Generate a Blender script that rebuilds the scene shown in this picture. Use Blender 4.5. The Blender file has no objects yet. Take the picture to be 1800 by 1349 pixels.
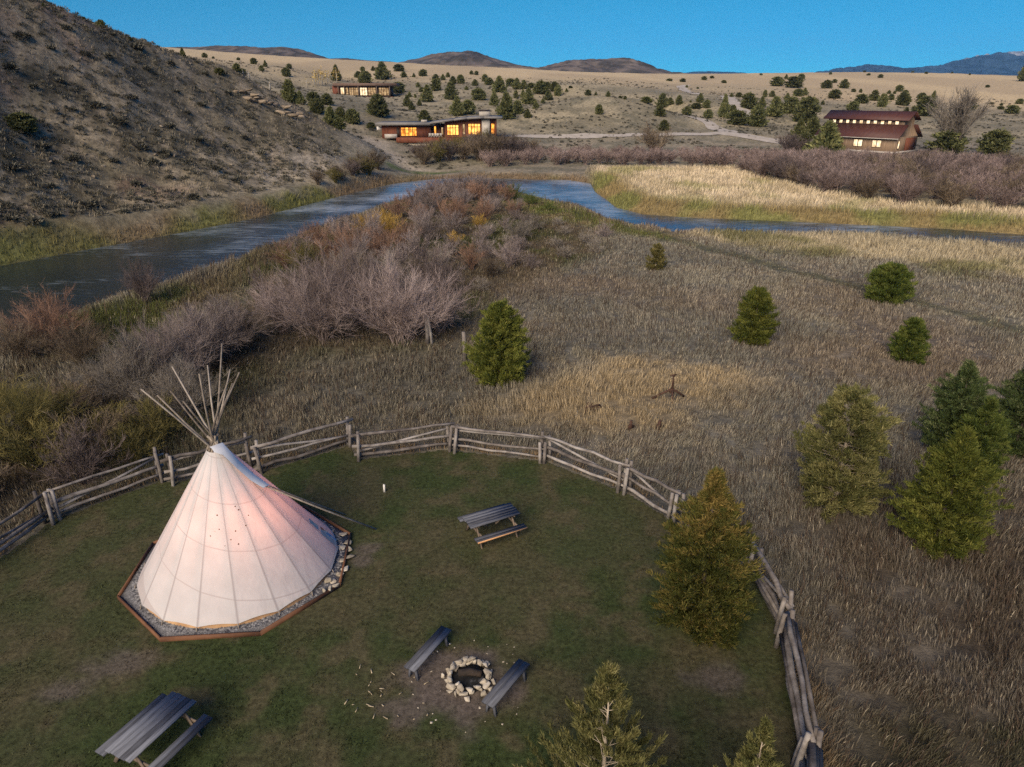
import bpy, math, random
import numpy as np
from mathutils import Vector
R = math.radians
RNG = np.random.default_rng(7)
random.seed(7)
sc = bpy.context.scene
COL = sc.collection
PI = math.pi

# ------------------------------------------------------------------ camera geometry
FPX, PITCH, CAMZ = 1240.0, R(22.5), 14.0
cp, sp = math.cos(PITCH), math.sin(PITCH)

def ray(u, v):
    xc, yc = (u - 900.0) / FPX, (v - 674.5) / FPX
    return np.array([xc, cp - yc * sp, -sp - yc * cp])

def G(u, v, z=0.0):
    d = ray(u, v); t = (CAMZ - z) / -d[2]
    return np.array([d[0] * t, d[1] * t, z])

def P(u, v, Y):
    d = ray(u, v); t = Y / d[1]
    return np.array([d[0] * t, Y, CAMZ + d[2] * t])

def proj(p):
    p = np.asarray(p, float); x, y, z = p[..., 0], p[..., 1], p[..., 2] - CAMZ
    f = y * cp - z * sp; up = y * sp + z * cp
    return np.stack([900 + FPX * x / f, 674.5 - FPX * up / f], -1), f

# ------------------------------------------------------------------ numpy noise / polygons
def _hash(ix, iy, s):
    h = (ix * 374761393 + iy * 668265263 + s * 974711) & 0xffffffff
    h = ((h ^ (h >> 13)) * 1274126177) & 0xffffffff
    return ((h ^ (h >> 16)) & 0xffff) / 65535.0

def vnoise(x, y, s=0):
    x = np.asarray(x, float); y = np.asarray(y, float)
    ix = np.floor(x).astype(np.int64); iy = np.floor(y).astype(np.int64)
    fx = x - ix; fy = y - iy
    fx = fx * fx * (3 - 2 * fx); fy = fy * fy * (3 - 2 * fy)
    a = _hash(ix, iy, s); b = _hash(ix + 1, iy, s); c = _hash(ix, iy + 1, s); d = _hash(ix + 1, iy + 1, s)
    return (a * (1 - fx) + b * fx) * (1 - fy) + (c * (1 - fx) + d * fx) * fy

def fbm(x, y, sc_=1.0, o=4, s=0):
    t = 0; a = 0.5; f = 1.0 / sc_
    for k in range(o):
        t = t + a * vnoise(x * f + 17.3 * k, y * f - 9.1 * k, s + k); a *= 0.5; f *= 2.03
    return t / (1 - 0.5 ** o)

def sstep(a, b, x):
    t = np.clip((x - a) / (b - a), 0, 1); return t * t * (3 - 2 * t)

def sdpoly(x, y, poly):
    """signed distance, negative inside"""
    x = np.asarray(x, float); y = np.asarray(y, float)
    d = np.full(x.shape, 1e18); ins = np.zeros(x.shape, bool)
    n = len(poly)
    for i in range(n):
        ax, ay = poly[i][0], poly[i][1]; bx, by = poly[(i + 1) % n][0], poly[(i + 1) % n][1]
        ex, ey = bx - ax, by - ay; wx, wy = x - ax, y - ay
        t = np.clip((wx * ex + wy * ey) / (ex * ex + ey * ey + 1e-12), 0, 1)
        d = np.minimum(d, (wx - ex * t) ** 2 + (wy - ey * t) ** 2)
        c = ((ay > y) != (by > y))
        if ey != 0: ins ^= c & (x < ex * (y - ay) / ey + ax)
    d = np.sqrt(d); return np.where(ins, -d, d)

def gpoly(px, z=0.0): return [tuple(G(u, v, z)[:2]) for u, v in px]

def sdline(x, y, pts):
    d = np.full(np.shape(x), 1e18)
    for i in range(len(pts) - 1):
        ax, ay = pts[i][:2]; bx, by = pts[i + 1][:2]
        ex, ey = bx - ax, by - ay; wx, wy = x - ax, y - ay
        t = np.clip((wx * ex + wy * ey) / (ex * ex + ey * ey + 1e-12), 0, 1)
        d = np.minimum(d, (wx - ex * t) ** 2 + (wy - ey * t) ** 2)
    return np.sqrt(d)

# ------------------------------------------------------------------ layout outlines (photo pixels laid on the ground)
WZ = -0.8
FAR_BANK = [(-700, 640), (-250, 523), (0, 468), (150, 440), (300, 413), (450, 384), (560, 355), (640, 335), (700, 322), (760, 315.5),
            (830, 313), (900, 315), (1000, 317), (1038, 323), (1046, 338), (1068, 353), (1082, 365), (1130, 377), (1230, 384),
            (1350, 388), (1500, 395), (1650, 402), (1800, 413), (2000, 425), (2400, 445)]
NEAR_BANK = [(2400, 520), (2000, 452), (1800, 437), (1500, 417), (1330, 414.5), (1240, 413), (1195, 412), (1135, 404), (1092, 394), (1042, 374),
             (1000, 361), (955, 350), (915, 338), (890, 331), (830, 331), (770, 335), (735, 342), (690, 357), (630, 378), (560, 402), (490, 430),
             (440, 450), (350, 484), (250, 512), (150, 545), (60, 585), (0, 620), (-120, 680), (-400, 800), (-900, 1000)]
RIVER = gpoly(FAR_BANK + NEAR_BANK, WZ)
NEARLAND = gpoly(NEAR_BANK, WZ) + [(-60, -40), (160, -40)]
PANELS = [((-170, 1105), (86, 922)), ((102, 912), (283, 846)), ((304, 851), (440, 817)), ((457, 831), (614, 784)), ((632, 808), (791, 791)),
          ((803, 794), (950, 811)), ((962, 813), (1092, 864)), ((1102, 868), (1180, 914)), ((1192, 922), (1310, 1008)), ((1322, 1018), (1374, 1112)),
          ((1376, 1140), (1412, 1352)), ((1414, 1366), (1420, 1640))]
_lp = []
for a, b in PANELS: _lp += [a, b]
LAWN = gpoly(_lp) + [(6, 1), (-16, 1), (-20, 8)]
STRAW = gpoly([(880, 700), (1000, 655), (1080, 628), (1200, 642), (1330, 662), (1395, 682), (1300, 697), (1215, 722), (1190, 748), (1090, 765), (960, 752), (850, 742)])
GREENBANK = gpoly([(90, 575), (250, 525), (330, 495), (480, 435), (510, 470), (420, 530), (330, 560), (230, 620), (110, 650), (20, 690), (-60, 760), (-80, 700)])
PENIN = gpoly([(420, 560), (480, 620), (640, 620), (830, 600), (860, 520), (990, 470), (1060, 440), (1010, 380), (940, 352), (890, 331), (770, 335), (690, 357), (560, 402), (440, 450)])
TIPGREEN = gpoly([(890, 335), (960, 352), (1040, 376), (1130, 406), (1200, 414), (1180, 425), (1080, 410), (960, 385), (880, 360)])
LEFTBRUSH = gpoly([(-300, 760), (60, 690), (200, 650), (430, 560), (500, 640), (430, 700), (330, 790), (250, 830), (90, 880), (-250, 1030)])
GOLD = gpoly([(1030, 324), (1082, 366), (1130, 379), (1350, 390), (1650, 404), (2000, 428), (2000, 385), (1800, 372), (1600, 362), (1440, 340), (1350, 312), (1280, 296), (1050, 296)], 0.0)
NEARSTRIP = gpoly([(1195, 412), (1330, 413.5), (1500, 416), (1800, 436), (2000, 451), (2000, 530), (1800, 492), (1700, 474), (1600, 462), (1500, 452), (1300, 433)])
WEEDS_VIGNETTE = gpoly([(1380, 880), (1560, 830), (1900, 800), (2300, 900), (2300, 1700), (1500, 1700), (1440, 1250)])  # brown weeds; vignette darkening is painted into this area too
CORNER = gpoly([(1475, 1215), (1600, 1225), (2000, 1250), (2000, 1700), (1500, 1700), (1470, 1340)])
SWALE = [G(u, v) for u, v in [(1160, 412), (1250, 440), (1400, 478), (1550, 515), (1700, 555), (1850, 600)]]

# ------------------------------------------------------------------ terrain height
cpts = []
def cp_px(L):
    for u, v, Y in L: cpts.append(P(u, v, Y))
# the left hill: face, crest, back
cp_px([(-20, -8, 105), (60, 20, 110), (120, 40, 115), (180, 61, 121), (235, 77, 128), (285, 90, 135), (340, 106, 142), (400, 120, 148), (440, 143, 151),
       (480, 166, 153), (520, 190, 155), (560, 212, 156), (600, 228, 156), (640, 247, 153), (670, 270, 147),
       (0, 95, 97), (0, 200, 88), (0, 330, 74), (0, 400, 67), (150, 120, 108), (150, 230, 95), (150, 330, 82), (300, 160, 121), (300, 250, 104), (300, 340, 88),
       (420, 200, 130), (420, 280, 112), (500, 250, 126), (500, 305, 112), (580, 275, 128), (620, 290, 131), (-300, 100, 75), (-300, 330, 58), (-300, -180, 88)])
for u, v in [(-250, 510), (-120, 482), (0, 457), (150, 430), (300, 403), (450, 374), (560, 346), (640, 327), (700, 315)]: cpts.append(G(u, v, 0.2))
for p in [(-90, 160, 17), (-75, 172, 11), (-62, 176, 8.5), (-50, 178, 6), (-130, 150, 34), (-160, 60, 38), (-130, 40, 22), (-110, 200, 17)]: cpts.append(np.array(p, float))
# bench lands, mound, plateau
cp_px([(560, 190, 205), (520, 172, 232), (620, 205, 205), (430, 132, 300), (400, 147, 235), (400, 101, 520), (350, 93, 520), (300, 86, 500), (480, 150, 260), (500, 120, 380),
       (600, 172, 325), (560, 150, 340), (690, 172, 325), (600, 140, 400), (640, 107, 610), (480, 103, 560),
       (690, 250, 184), (730, 258, 184.5), (770, 259, 184.5), (812, 257, 184.5), (840, 250, 185), (880, 245, 188), (720, 243, 200), (800, 242, 200), (870, 241, 200), (700, 225, 206), (830, 225, 208), (760, 200, 252), (760, 160, 330), (760, 135, 420), (760, 114, 620), (850, 185, 262), (870, 160, 330), (900, 145, 400), (900, 120, 620),
       (700, 275, 166), (760, 268, 168), (850, 265, 172), (720, 305, 143), (690, 290, 150), (800, 300, 148), (900, 290, 150), (1000, 264, 182), (1000, 241, 200), (900, 241, 196), (1100, 241, 202), (1180, 239, 205),
       (1050, 172, 262), (950, 186, 255), (1000, 176, 260), (1100, 176, 262), (1160, 192, 256), (1240, 226, 228), (1050, 205, 230), (1150, 215, 228), (930, 215, 225),
       (1000, 150, 335), (1100, 152, 345), (1050, 138, 430), (1000, 127, 620), (1180, 136, 620), (1180, 160, 350), (1200, 180, 290),
       (1300, 250, 198), (1272, 233, 214), (1300, 195, 280), (1300, 165, 380), (1300, 145, 500), (1300, 133, 620), (1400, 250, 195), (1380, 220, 240),
       (1520, 264, 179), (1470, 266, 178), (1580, 262, 181), (1520, 215, 260), (1520, 180, 340), (1520, 150, 450), (1520, 127, 650), (1420, 128, 650), (1450, 160, 400),
       (1650, 270, 176), (1650, 215, 260), (1660, 180, 340), (1660, 150, 460), (1660, 129, 650), (1800, 270, 175), (1800, 225, 245), (1800, 190, 325), (1800, 160, 430), (1800, 134, 650),
       (2100, 280, 170), (2100, 230, 240), (2100, 190, 320), (2100, 140, 620), (2500, 290, 170), (2500, 150, 600), (100, 70, 700), (-300, 60, 700)])
for u, v in [(1050, 300), (1150, 300), (1300, 310), (1450, 330), (1600, 340), (1800, 350), (1900, 320), (1700, 300), (1100, 330), (1250, 350), (1400, 370), (1600, 385), (1800, 395), (2100, 400), (2100, 330), (2500, 400), (900, 300), (830, 303)]:
    cpts.append(G(u, v, 0.1))
for p in [(21.5, 292, 8.6), (43, 292, 8.2), (11, 288, 8.6), (58, 285, 5.2), (32, 258, 13.0), (22, 255, 12.4), (44, 256, 11.8)]: cpts.append(np.array(p, float))
for a in range(0, 360, 30):
    if not 50 < a < 130 : cpts.append(np.array([150 * math.cos(R(a)), 150 * math.sin(R(a)), 2.0 if math.cos(R(a)) > -0.3 else 20.0]))
for x, y in [(0, 10), (-25, 20), (-20, 45), (0, 60), (30, 30), (30, 60), (60, 60), (60, 20), (-30, -10), (30, -20), (90, 70), (0, -40), (5, 90), (-10, 75)]: cpts.append(np.array([x, y, 0.0]))
for a in range(20, 165, 12): cpts.append(np.array([1300 * math.cos(R(a)), 1300 * math.sin(R(a)), 24.0]))
CPT = np.array(cpts); _c2 = 4.0
def _phi(dx, dy): return np.sqrt(dx * dx + dy * dy + _c2)
_n = len(CPT)
_A = np.zeros((_n + 1, _n + 1)); _A[:_n, :_n] = _phi(CPT[:, None, 0] - CPT[None, :, 0], CPT[:, None, 1] - CPT[None, :, 1])
_A[:_n, :_n] -= np.eye(_n) * .3
_A[_n, :_n] = 1; _A[:_n, _n] = 1
_W = np.linalg.solve(_A, np.append(CPT[:, 2], 0))

def hill_mask(x, y):
    return sstep(-4, 6, -x - 14 - 0.26 * (y - 60)) * sstep(176, 150, y) * sstep(1.0, 5.0, raw_h(x, y))

def raw_h(x, y):
    sh = np.shape(x); x = np.ravel(x); y = np.ravel(y); out = np.empty(len(x))
    for i in range(0, len(x), 20000):
        xs, ys = x[i:i + 20000], y[i:i + 20000]
        out[i:i + 20000] = _phi(xs[:, None] - CPT[None, :, 0], ys[:, None] - CPT[None, :, 1]) @ _W[:_n] + _W[_n]
    return out.reshape(sh)

def height(x, y, full=False):
    x = np.asarray(x, float); y = np.asarray(y, float)
    z = raw_h(x, y); r = np.hypot(x, y)
    z = z * sstep(2400, 1000, r) + 22 * (1 - sstep(2400, 1000, r))
    near = sstep(1.5, -1.5, sdpoly(x, y, NEARLAND))
    hm = sstep(.4, 3.0, z) * (1 - near)
    hill = hm * sstep(-2, 8, -x - 10 - 0.26 * (y - 60)) * sstep(185, 150, y) * (y > 0)
    rough = (fbm(x, y, 9, 4, 3) - .5) * 2.2 + (np.abs(fbm(x - y * .4, y * .5, 5, 3, 9) - .5)) * -2.2 + .4 + (fbm(x, y, 1.6, 3, 21) - .5) * 0.9
    z = z + hill * rough * 0.8
    z = z + hm * (1 - hill) * ((fbm(x, y, 40, 3, 5) - .5) * 2.2 * sstep(700, 250, r) + (fbm(x, y, 9, 3, 31) - .5) * .8)
    flat = (fbm(x, y, 6, 3, 12) - .5) * 0.25 * sstep(0.2, 4, sdpoly(x, y, LAWN))
    z = z * (1 - near) + flat * near
    sd = sdpoly(x, y, RIVER)
    bank = sstep(0.0, 3.0, sd)
    z = np.where(sd < 0, -0.95 - 1.2 * sstep(0, 3, -sd), -0.9 * (1 - bank) + z * bank)
    return (z, sd, near, hill, hm) if full else z

def hit(u, v, Y0=60, Y1=2200):
    d = ray(u, v); Y = np.concatenate([np.arange(Y0, 500, 1.0), np.arange(500, Y1, 6.0)])
    t = Y / d[1]; X = d[0] * t; Z = CAMZ + d[2] * t
    h = height(X, Y); k = np.argmax(Z <= h)
    if Z[k] > h[k]: k = len(Y) - 1 if False else int(np.argmin(Z - h))
    return np.array([X[k], Y[k], h[k]])

# ------------------------------------------------------------------ mesh helpers
def mk_mesh(name, V, F4=None, F3=None, mat=None, attrs=None, smooth=False):
    V = np.asarray(V, np.float32)
    me = bpy.data.meshes.new(name)
    me.vertices.add(len(V)); me.vertices.foreach_set('co', V.ravel())
    F4 = np.zeros((0, 4), np.int32) if F4 is None else np.asarray(F4, np.int32).reshape(-1, 4)
    F3 = np.zeros((0, 3), np.int32) if F3 is None else np.asarray(F3, np.int32).reshape(-1, 3)
    n4, n3 = len(F4), len(F3)
    me.loops.add(4 * n4 + 3 * n3)
    me.loops.foreach_set('vertex_index', np.concatenate([F4.ravel(), F3.ravel()]))
    me.polygons.add(n4 + n3)
    me.polygons.foreach_set('loop_start', np.concatenate([np.arange(n4) * 4, 4 * n4 + np.arange(n3) * 3]).astype(np.int32))
    if smooth: me.polygons.foreach_set('use_smooth', np.ones(n4 + n3, bool))
    me.update(calc_edges=True)
    for k, a in (attrs or {}).items():
        a = np.asarray(a, np.float32)
        if a.ndim == 2:
            at = me.attributes.new(k, 'FLOAT_COLOR', 'POINT')
            at.data.foreach_set('color', np.concatenate([a, np.ones((len(a), 1), np.float32)], 1).ravel())
        else:
            at = me.attributes.new(k, 'FLOAT', 'POINT'); at.data.foreach_set('value', a)
    if mat: me.materials.append(mat)
    return me

def link(name, me, parent=None, loc=None):
    o = bpy.data.objects.new(name, me); COL.objects.link(o)
    if parent: o.parent = parent
    if loc is not None: o.location = loc
    return o

def tag(o, label=None, cat=None, group=None, kind=None):
    if label: o['label'] = label
    if cat: o['category'] = cat
    if group: o['group'] = group
    if kind: o['kind'] = kind
    return o

def thing(name, label, cat, loc=(0, 0, 0), rz=0, group=None):
    o = bpy.data.objects.new(name, None); COL.objects.link(o)
    o.location = loc; o.rotation_euler = (0, 0, rz); o.empty_display_size = .2
    return tag(o, label, cat, group)

class MB:
    def __init__(s): s.V = []; s.F4 = []; s.F3 = []; s.T = []; s.n = 0
    def add(s, V, F4=None, F3=None, tint=None):
        V = np.asarray(V, float).reshape(-1, 3)
        if F4 is not None and len(F4): s.F4.append(np.asarray(F4).reshape(-1, 4) + s.n)
        if F3 is not None and len(F3): s.F3.append(np.asarray(F3).reshape(-1, 3) + s.n)
        s.V.append(V); s.n += len(V)
        s.T.append(np.full(len(V), .5) if tint is None else np.broadcast_to(np.asarray(tint, float), (len(V),)))
        return s
    def box(s, c, size, rz=0, rx=0, ry=0, tint=None):
        hx, hy, hz = np.array(size) / 2
        V = np.array([[x, y, z] for x in (-hx, hx) for y in (-hy, hy) for z in (-hz, hz)])
        V = V @ rot(rx, ry, rz).T + np.array(c)
        return s.add(V, [[0, 1, 3, 2], [4, 6, 7, 5], [0, 4, 5, 1], [2, 3, 7, 6], [0, 2, 6, 4], [1, 5, 7, 3]], tint=tint)
    def tube(s, pts, rad, n=6, cap=True, tint=None):
        pts = np.asarray(pts, float); m = len(pts); rad = np.broadcast_to(rad, (m,))
        t = np.gradient(pts, axis=0); t /= np.linalg.norm(t, axis=1)[:, None] + 1e-9
        ref = np.array([0, 0, 1.0]) if abs(t[0][2]) < .9 else np.array([1.0, 0, 0])
        a = np.cross(t, ref); a /= np.linalg.norm(a, axis=1)[:, None] + 1e-9; b = np.cross(t, a)
        th = np.arange(n) * 2 * PI / n
        V = (pts[:, None] + rad[:, None, None] * (a[:, None] * np.cos(th)[None, :, None] + b[:, None] * np.sin(th)[None, :, None])).reshape(-1, 3)
        i = np.arange(m - 1)[:, None] * n; j = np.arange(n)[None]; k = (j + 1) % n
        F = np.stack([i + j, i + k, i + n + k, i + n + j], -1).reshape(-1, 4)
        F3 = []
        if cap:
            V = np.concatenate([V, pts[:1], pts[-1:]])
            for q in range(n): F3 += [[q, m * n, (q + 1) % n], [(m - 1) * n + q, (m - 1) * n + (q + 1) % n, m * n + 1]]
        return s.add(V, F, F3, tint)
    def poly_prism(s, pts2, z0, z1, tint=None):
        n = len(pts2); p = np.asarray(pts2, float)
        V = np.concatenate([np.c_[p, np.full(n, z0)], np.c_[p, np.full(n, z1)], [[*p.mean(0), z0]], [[*p.mean(0), z1]]])
        F = [[i, (i + 1) % n, n + (i + 1) % n, n + i] for i in range(n)]
        F3 = [[n + i, n + (i + 1) % n, 2 * n + 1] for i in range(n)] + [[(i + 1) % n, i, 2 * n] for i in range(n)]
        return s.add(V, F, F3, tint)
    def mesh(s, name, mat, smooth=False):
        V = np.concatenate(s.V)
        F4 = np.concatenate(s.F4) if s.F4 else None; F3 = np.concatenate(s.F3) if s.F3 else None
        return mk_mesh(name, V, F4, F3, mat, {'tint': np.concatenate(s.T)}, smooth)
    def build(s, name, mat, parent=None, smooth=False, loc=None):
        return link(name, s.mesh(name, mat, smooth), parent, loc)

def rot(rx, ry, rz):
    cx, sx, cy, sy, cz, sz = math.cos(rx), math.sin(rx), math.cos(ry), math.sin(ry), math.cos(rz), math.sin(rz)
    return np.array([[cz, -sz, 0], [sz, cz, 0], [0, 0, 1]]) @ np.array([[cy, 0, sy], [0, 1, 0], [-sy, 0, cy]]) @ np.array([[1, 0, 0], [0, cx, -sx], [0, sx, cx]])

def rock(mb, c, size, seed, rz=0, tint=None, n=13):
    """angular broken stone: the hull of a few points near the faces of a box"""
    import bmesh
    rg = np.random.default_rng(seed)
    p = rg.uniform(-1, 1, (n, 3)); p /= np.abs(p).max(1)[:, None] ** .8; p *= rg.uniform(.8, 1, (n, 1))
    bm = bmesh.new(); vs = [bm.verts.new(q) for q in p]
    r = bmesh.ops.convex_hull(bm, input=vs)
    bmesh.ops.delete(bm, geom=[g for g in r['geom_interior'] if isinstance(g, bmesh.types.BMVert)], context='VERTS')
    bmesh.ops.bevel(bm, geom=list(bm.edges), offset=.07, segments=1, affect='EDGES')
    bmesh.ops.triangulate(bm, faces=bm.faces); bm.verts.index_update()
    V = np.array([v.co for v in bm.verts]); F = np.array([[v.index for v in f.verts] for f in bm.faces]); bm.free()
    V = V * np.array(size) / 2 @ rot(rg.normal(0, .12), rg.normal(0, .12), rz).T + np.array(c)
    return mb.add(V, None, F, tint if tint is not None else rg.random())

# ------------------------------------------------------------------ materials
def newmat(name):
    m = bpy.data.materials.new(name); m.use_nodes = True; nt = m.node_tree; nt.nodes.clear()
    return m, nt, nt.nodes, nt.links
def N(nt, t, **k):
    n = nt.nodes.new(t)
    for a, v in k.items():
        if a.startswith('i_'): n.inputs[a[2:].replace('_', ' ')].default_value = v
        else: setattr(n, a, v)
    return n
def rgba(c): return (c[0], c[1], c[2], 1)
def ramp(nt, cols, fac=None):
    r = N(nt, 'ShaderNodeValToRGB'); e = r.color_ramp.elements
    while len(e) < len(cols): e.new(.5)
    for i, c in enumerate(cols):
        if len(c) == 4: e[i].position, c = c[0], c[1:]
        else: e[i].position = i / (len(cols) - 1)
        e[i].color = rgba(c)
    if fac is not None: nt.links.new(fac, r.inputs[0])
    return r

def noise_mat(name, cols, scale=5, stretch=(1, 1, 1), detail=6, rough=.85, bump=.3, bdist=.02, attr_mix=0.0, spec=.3, bscale=None, coord='Object', fine=0, nrough=.6):
    """colour from a stretched noise; attr_mix shifts it per piece by the 'tint' attribute"""
    m, nt, ns, ln = newmat(name)
    tc = N(nt, 'ShaderNodeTexCoord'); mp = N(nt, 'ShaderNodeMapping'); mp.inputs['Scale'].default_value = stretch
    ln.new(tc.outputs[coord], mp.inputs[0])
    nz = N(nt, 'ShaderNodeTexNoise', i_Scale=scale, i_Detail=detail, i_Roughness=nrough); ln.new(mp.outputs[0], nz.inputs['Vector'])
    f = nz.outputs['Fac']
    if attr_mix:
        at = N(nt, 'ShaderNodeAttribute', attribute_name='tint')
        ma = N(nt, 'ShaderNodeMath', operation='MULTIPLY_ADD'); ln.new(at.outputs['Fac'], ma.inputs[0]); ma.inputs[1].default_value = attr_mix
        mb = N(nt, 'ShaderNodeMath', operation='SUBTRACT'); ln.new(f, mb.inputs[0]); mb.inputs[1].default_value = attr_mix / 2
        ln.new(mb.outputs[0], ma.inputs[2]); f = ma.outputs[0]
    r = ramp(nt, cols, f)
    bs = N(nt, 'ShaderNodeBsdfPrincipled', i_Roughness=rough); bs.inputs['Specular IOR Level'].default_value = spec
    ln.new(r.outputs[0], bs.inputs['Base Color'])
    if bump:
        n2 = N(nt, 'ShaderNodeTexNoise', i_Scale=bscale or scale * 3, i_Detail=5.0); ln.new(mp.outputs[0], n2.inputs['Vector'])
        b = N(nt, 'ShaderNodeBump', i_Strength=bump, i_Distance=bdist); ln.new(n2.outputs['Fac'], b.inputs['Height']); ln.new(b.outputs[0], bs.inputs['Normal'])
    o = N(nt, 'ShaderNodeOutputMaterial'); ln.new(bs.outputs[0], o.inputs[0])
    return m

def veg_mat(name, cols, rough=.8, trans=.25, objvar=.3, spec=.15):
    m, nt, ns, ln = newmat(name)
    at = N(nt, 'ShaderNodeAttribute', attribute_name='tint')
    r = ramp(nt, cols, at.outputs['Fac'])
    oi = N(nt, 'ShaderNodeObjectInfo')
    mr = N(nt, 'ShaderNodeMapRange'); mr.inputs['To Min'].default_value = 1 - objvar; mr.inputs['To Max'].default_value = 1 + objvar
    ln.new(oi.outputs['Random'], mr.inputs['Value'])
    hs = N(nt, 'ShaderNodeHueSaturation'); ln.new(r.outputs[0], hs.inputs['Color']); ln.new(mr.outputs[0], hs.inputs['Value'])
    bs = N(nt, 'ShaderNodeBsdfPrincipled', i_Roughness=rough); bs.inputs['Specular IOR Level'].default_value = spec
    ln.new(hs.outputs[0], bs.inputs['Base Color'])
    o = N(nt, 'ShaderNodeOutputMaterial')
    if trans:
        tr = N(nt, 'ShaderNodeBsdfTranslucent'); ln.new(hs.outputs[0], tr.inputs[0])
        mx = N(nt, 'ShaderNodeMixShader'); mx.inputs[0].default_value = trans
        ln.new(bs.outputs[0], mx.inputs[1]); ln.new(tr.outputs[0], mx.inputs[2]); ln.new(mx.outputs[0], o.inputs[0])
    else: ln.new(bs.outputs[0], o.inputs[0])
    return m

def col_mat(name, rough=.9, trans=0.0, noise=0.0, bump=0.0, nscale=3.0, bscale=8., bdist=.05):
    """albedo from the point colour 'col' (the kind of plant or soil that grows there), broken up with noise"""
    m, nt, ns, ln = newmat(name)
    at = N(nt, 'ShaderNodeAttribute', attribute_name='col'); c = at.outputs['Color']
    bs = N(nt, 'ShaderNodeBsdfPrincipled', i_Roughness=rough); bs.inputs['Specular IOR Level'].default_value = .1
    if noise:
        tc = N(nt, 'ShaderNodeTexCoord'); nz = N(nt, 'ShaderNodeTexNoise', i_Scale=nscale, i_Detail=9.0, i_Roughness=.68); ln.new(tc.outputs['Object'], nz.inputs['Vector'])
        mr = N(nt, 'ShaderNodeMapRange'); mr.inputs['From Min'].default_value = .32; mr.inputs['From Max'].default_value = .68
        mr.inputs['To Min'].default_value = 1 - noise; mr.inputs['To Max'].default_value = 1 + noise; ln.new(nz.outputs['Fac'], mr.inputs['Value'])
        hs = N(nt, 'ShaderNodeHueSaturation'); ln.new(c, hs.inputs['Color']); ln.new(mr.outputs[0], hs.inputs['Value']); c = hs.outputs[0]
    if bump:
        nb = N(nt, 'ShaderNodeTexNoise', i_Scale=bscale, i_Detail=8.0, i_Roughness=.7); ln.new(tc.outputs['Object'], nb.inputs['Vector'])
        b = N(nt, 'ShaderNodeBump', i_Strength=bump, i_Distance=bdist); ln.new(nb.outputs['Fac'], b.inputs['Height']); ln.new(b.outputs[0], bs.inputs['Normal'])
    ln.new(c, bs.inputs['Base Color'])
    o = N(nt, 'ShaderNodeOutputMaterial')
    if trans:
        tr = N(nt, 'ShaderNodeBsdfTranslucent'); ln.new(c, tr.inputs[0]); mx = N(nt, 'ShaderNodeMixShader'); mx.inputs[0].default_value = trans
        ln.new(bs.outputs[0], mx.inputs[1]); ln.new(tr.outputs[0], mx.inputs[2]); ln.new(mx.outputs[0], o.inputs[0])
    else: ln.new(bs.outputs[0], o.inputs[0])
    return m

def emit_mat(name, c, s, c2=None, scale=1.2):
    m, nt, ns, ln = newmat(name)
    e = N(nt, 'ShaderNodeEmission'); e.inputs[1].default_value = s
    tc = N(nt, 'ShaderNodeTexCoord'); nz = N(nt, 'ShaderNodeTexNoise', i_Scale=scale, i_Detail=3.0); ln.new(tc.outputs['Object'], nz.inputs['Vector'])
    r = ramp(nt, [(.35, *(c2 or tuple(x * .25 for x in c))), (.62, *c)], nz.outputs['Fac']); ln.new(r.outputs[0], e.inputs[0])
    o = N(nt, 'ShaderNodeOutputMaterial'); ln.new(e.outputs[0], o.inputs[0]); return m

M = {}
M['ground'] = col_mat('ground_soil', noise=.5, bump=.7, nscale=1.3, bscale=2.2, bdist=.25)
M['farhill'] = col_mat('dry_hill', noise=.45, bump=.0, nscale=.03)
M['grass'] = col_mat('dry_grass', trans=.22)
M['lawn'] = noise_mat('lawn_turf', [(.3, .026, .030, .012), (.5, .048, .050, .020), (.62, .075, .066, .030), (.75, .10, .082, .045)], scale=.55, detail=10, rough=.95, bump=.5, bscale=40, bdist=.02, nrough=.7)
M['dirt'] = noise_mat('bare_dirt', [(.3, .085, .07, .055), (.7, .15, .125, .10)], scale=2, detail=8, bump=.3)
M['road'] = noise_mat('gravel_road', [(.3, .30, .26, .21), (.7, .46, .41, .34)], scale=.6, detail=8, bump=.2)
M['wood'] = noise_mat('weathered_rail_wood', [(.25, .065, .055, .048), (.5, .165, .145, .128), (.75, .31, .285, .258)], scale=3, stretch=(1, 1, 1), detail=8, rough=.9, bump=.5, bscale=14, bdist=.02, attr_mix=.35)
M['plank'] = noise_mat('grey_plank', [(.25, .042, .044, .052), (.5, .085, .090, .106), (.78, .165, .175, .20)], scale=2.2, stretch=(1, 14, 1), detail=8, rough=.85, bump=.35, bdist=.01, attr_mix=.4, spec=.22)
M['plank_dark'] = noise_mat('dark_plank', [(.25, .045, .047, .055), (.5, .085, .09, .105), (.78, .16, .17, .19)], scale=2.2, stretch=(1, 14, 1), detail=8, rough=.8, bump=.35, bdist=.01, attr_mix=.4, spec=.22)
M['plank_lit'] = noise_mat('plank_edge_painted_glow', [(.3, .45, .24, .11), (.7, .62, .36, .18)], scale=3, stretch=(1, 12, 1), rough=.7, bump=.2)  # orange colour stands for warm light on the bench front
M['brownwood'] = noise_mat('brown_table_leg', [(.3, .10, .075, .055), (.7, .22, .17, .12)], scale=4, rough=.8, bump=.3)
M['edging'] = noise_mat('stained_edging_board', [(.3, .085, .038, .020), (.7, .17, .078, .037)], scale=2.5, detail=7, rough=.75, bump=.3)
M['gravel'] = noise_mat('grey_gravel', [(.3, .06, .06, .064), (.5, .13, .13, .135), (.7, .25, .245, .24)], scale=26, detail=4, rough=.9, bump=.9, bscale=30, bdist=.03)
M['pebble'] = noise_mat('loose_pebble', [(.2, .06, .06, .066), (.8, .26, .255, .25)], scale=4, rough=.85, bump=0, attr_mix=.9)
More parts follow.
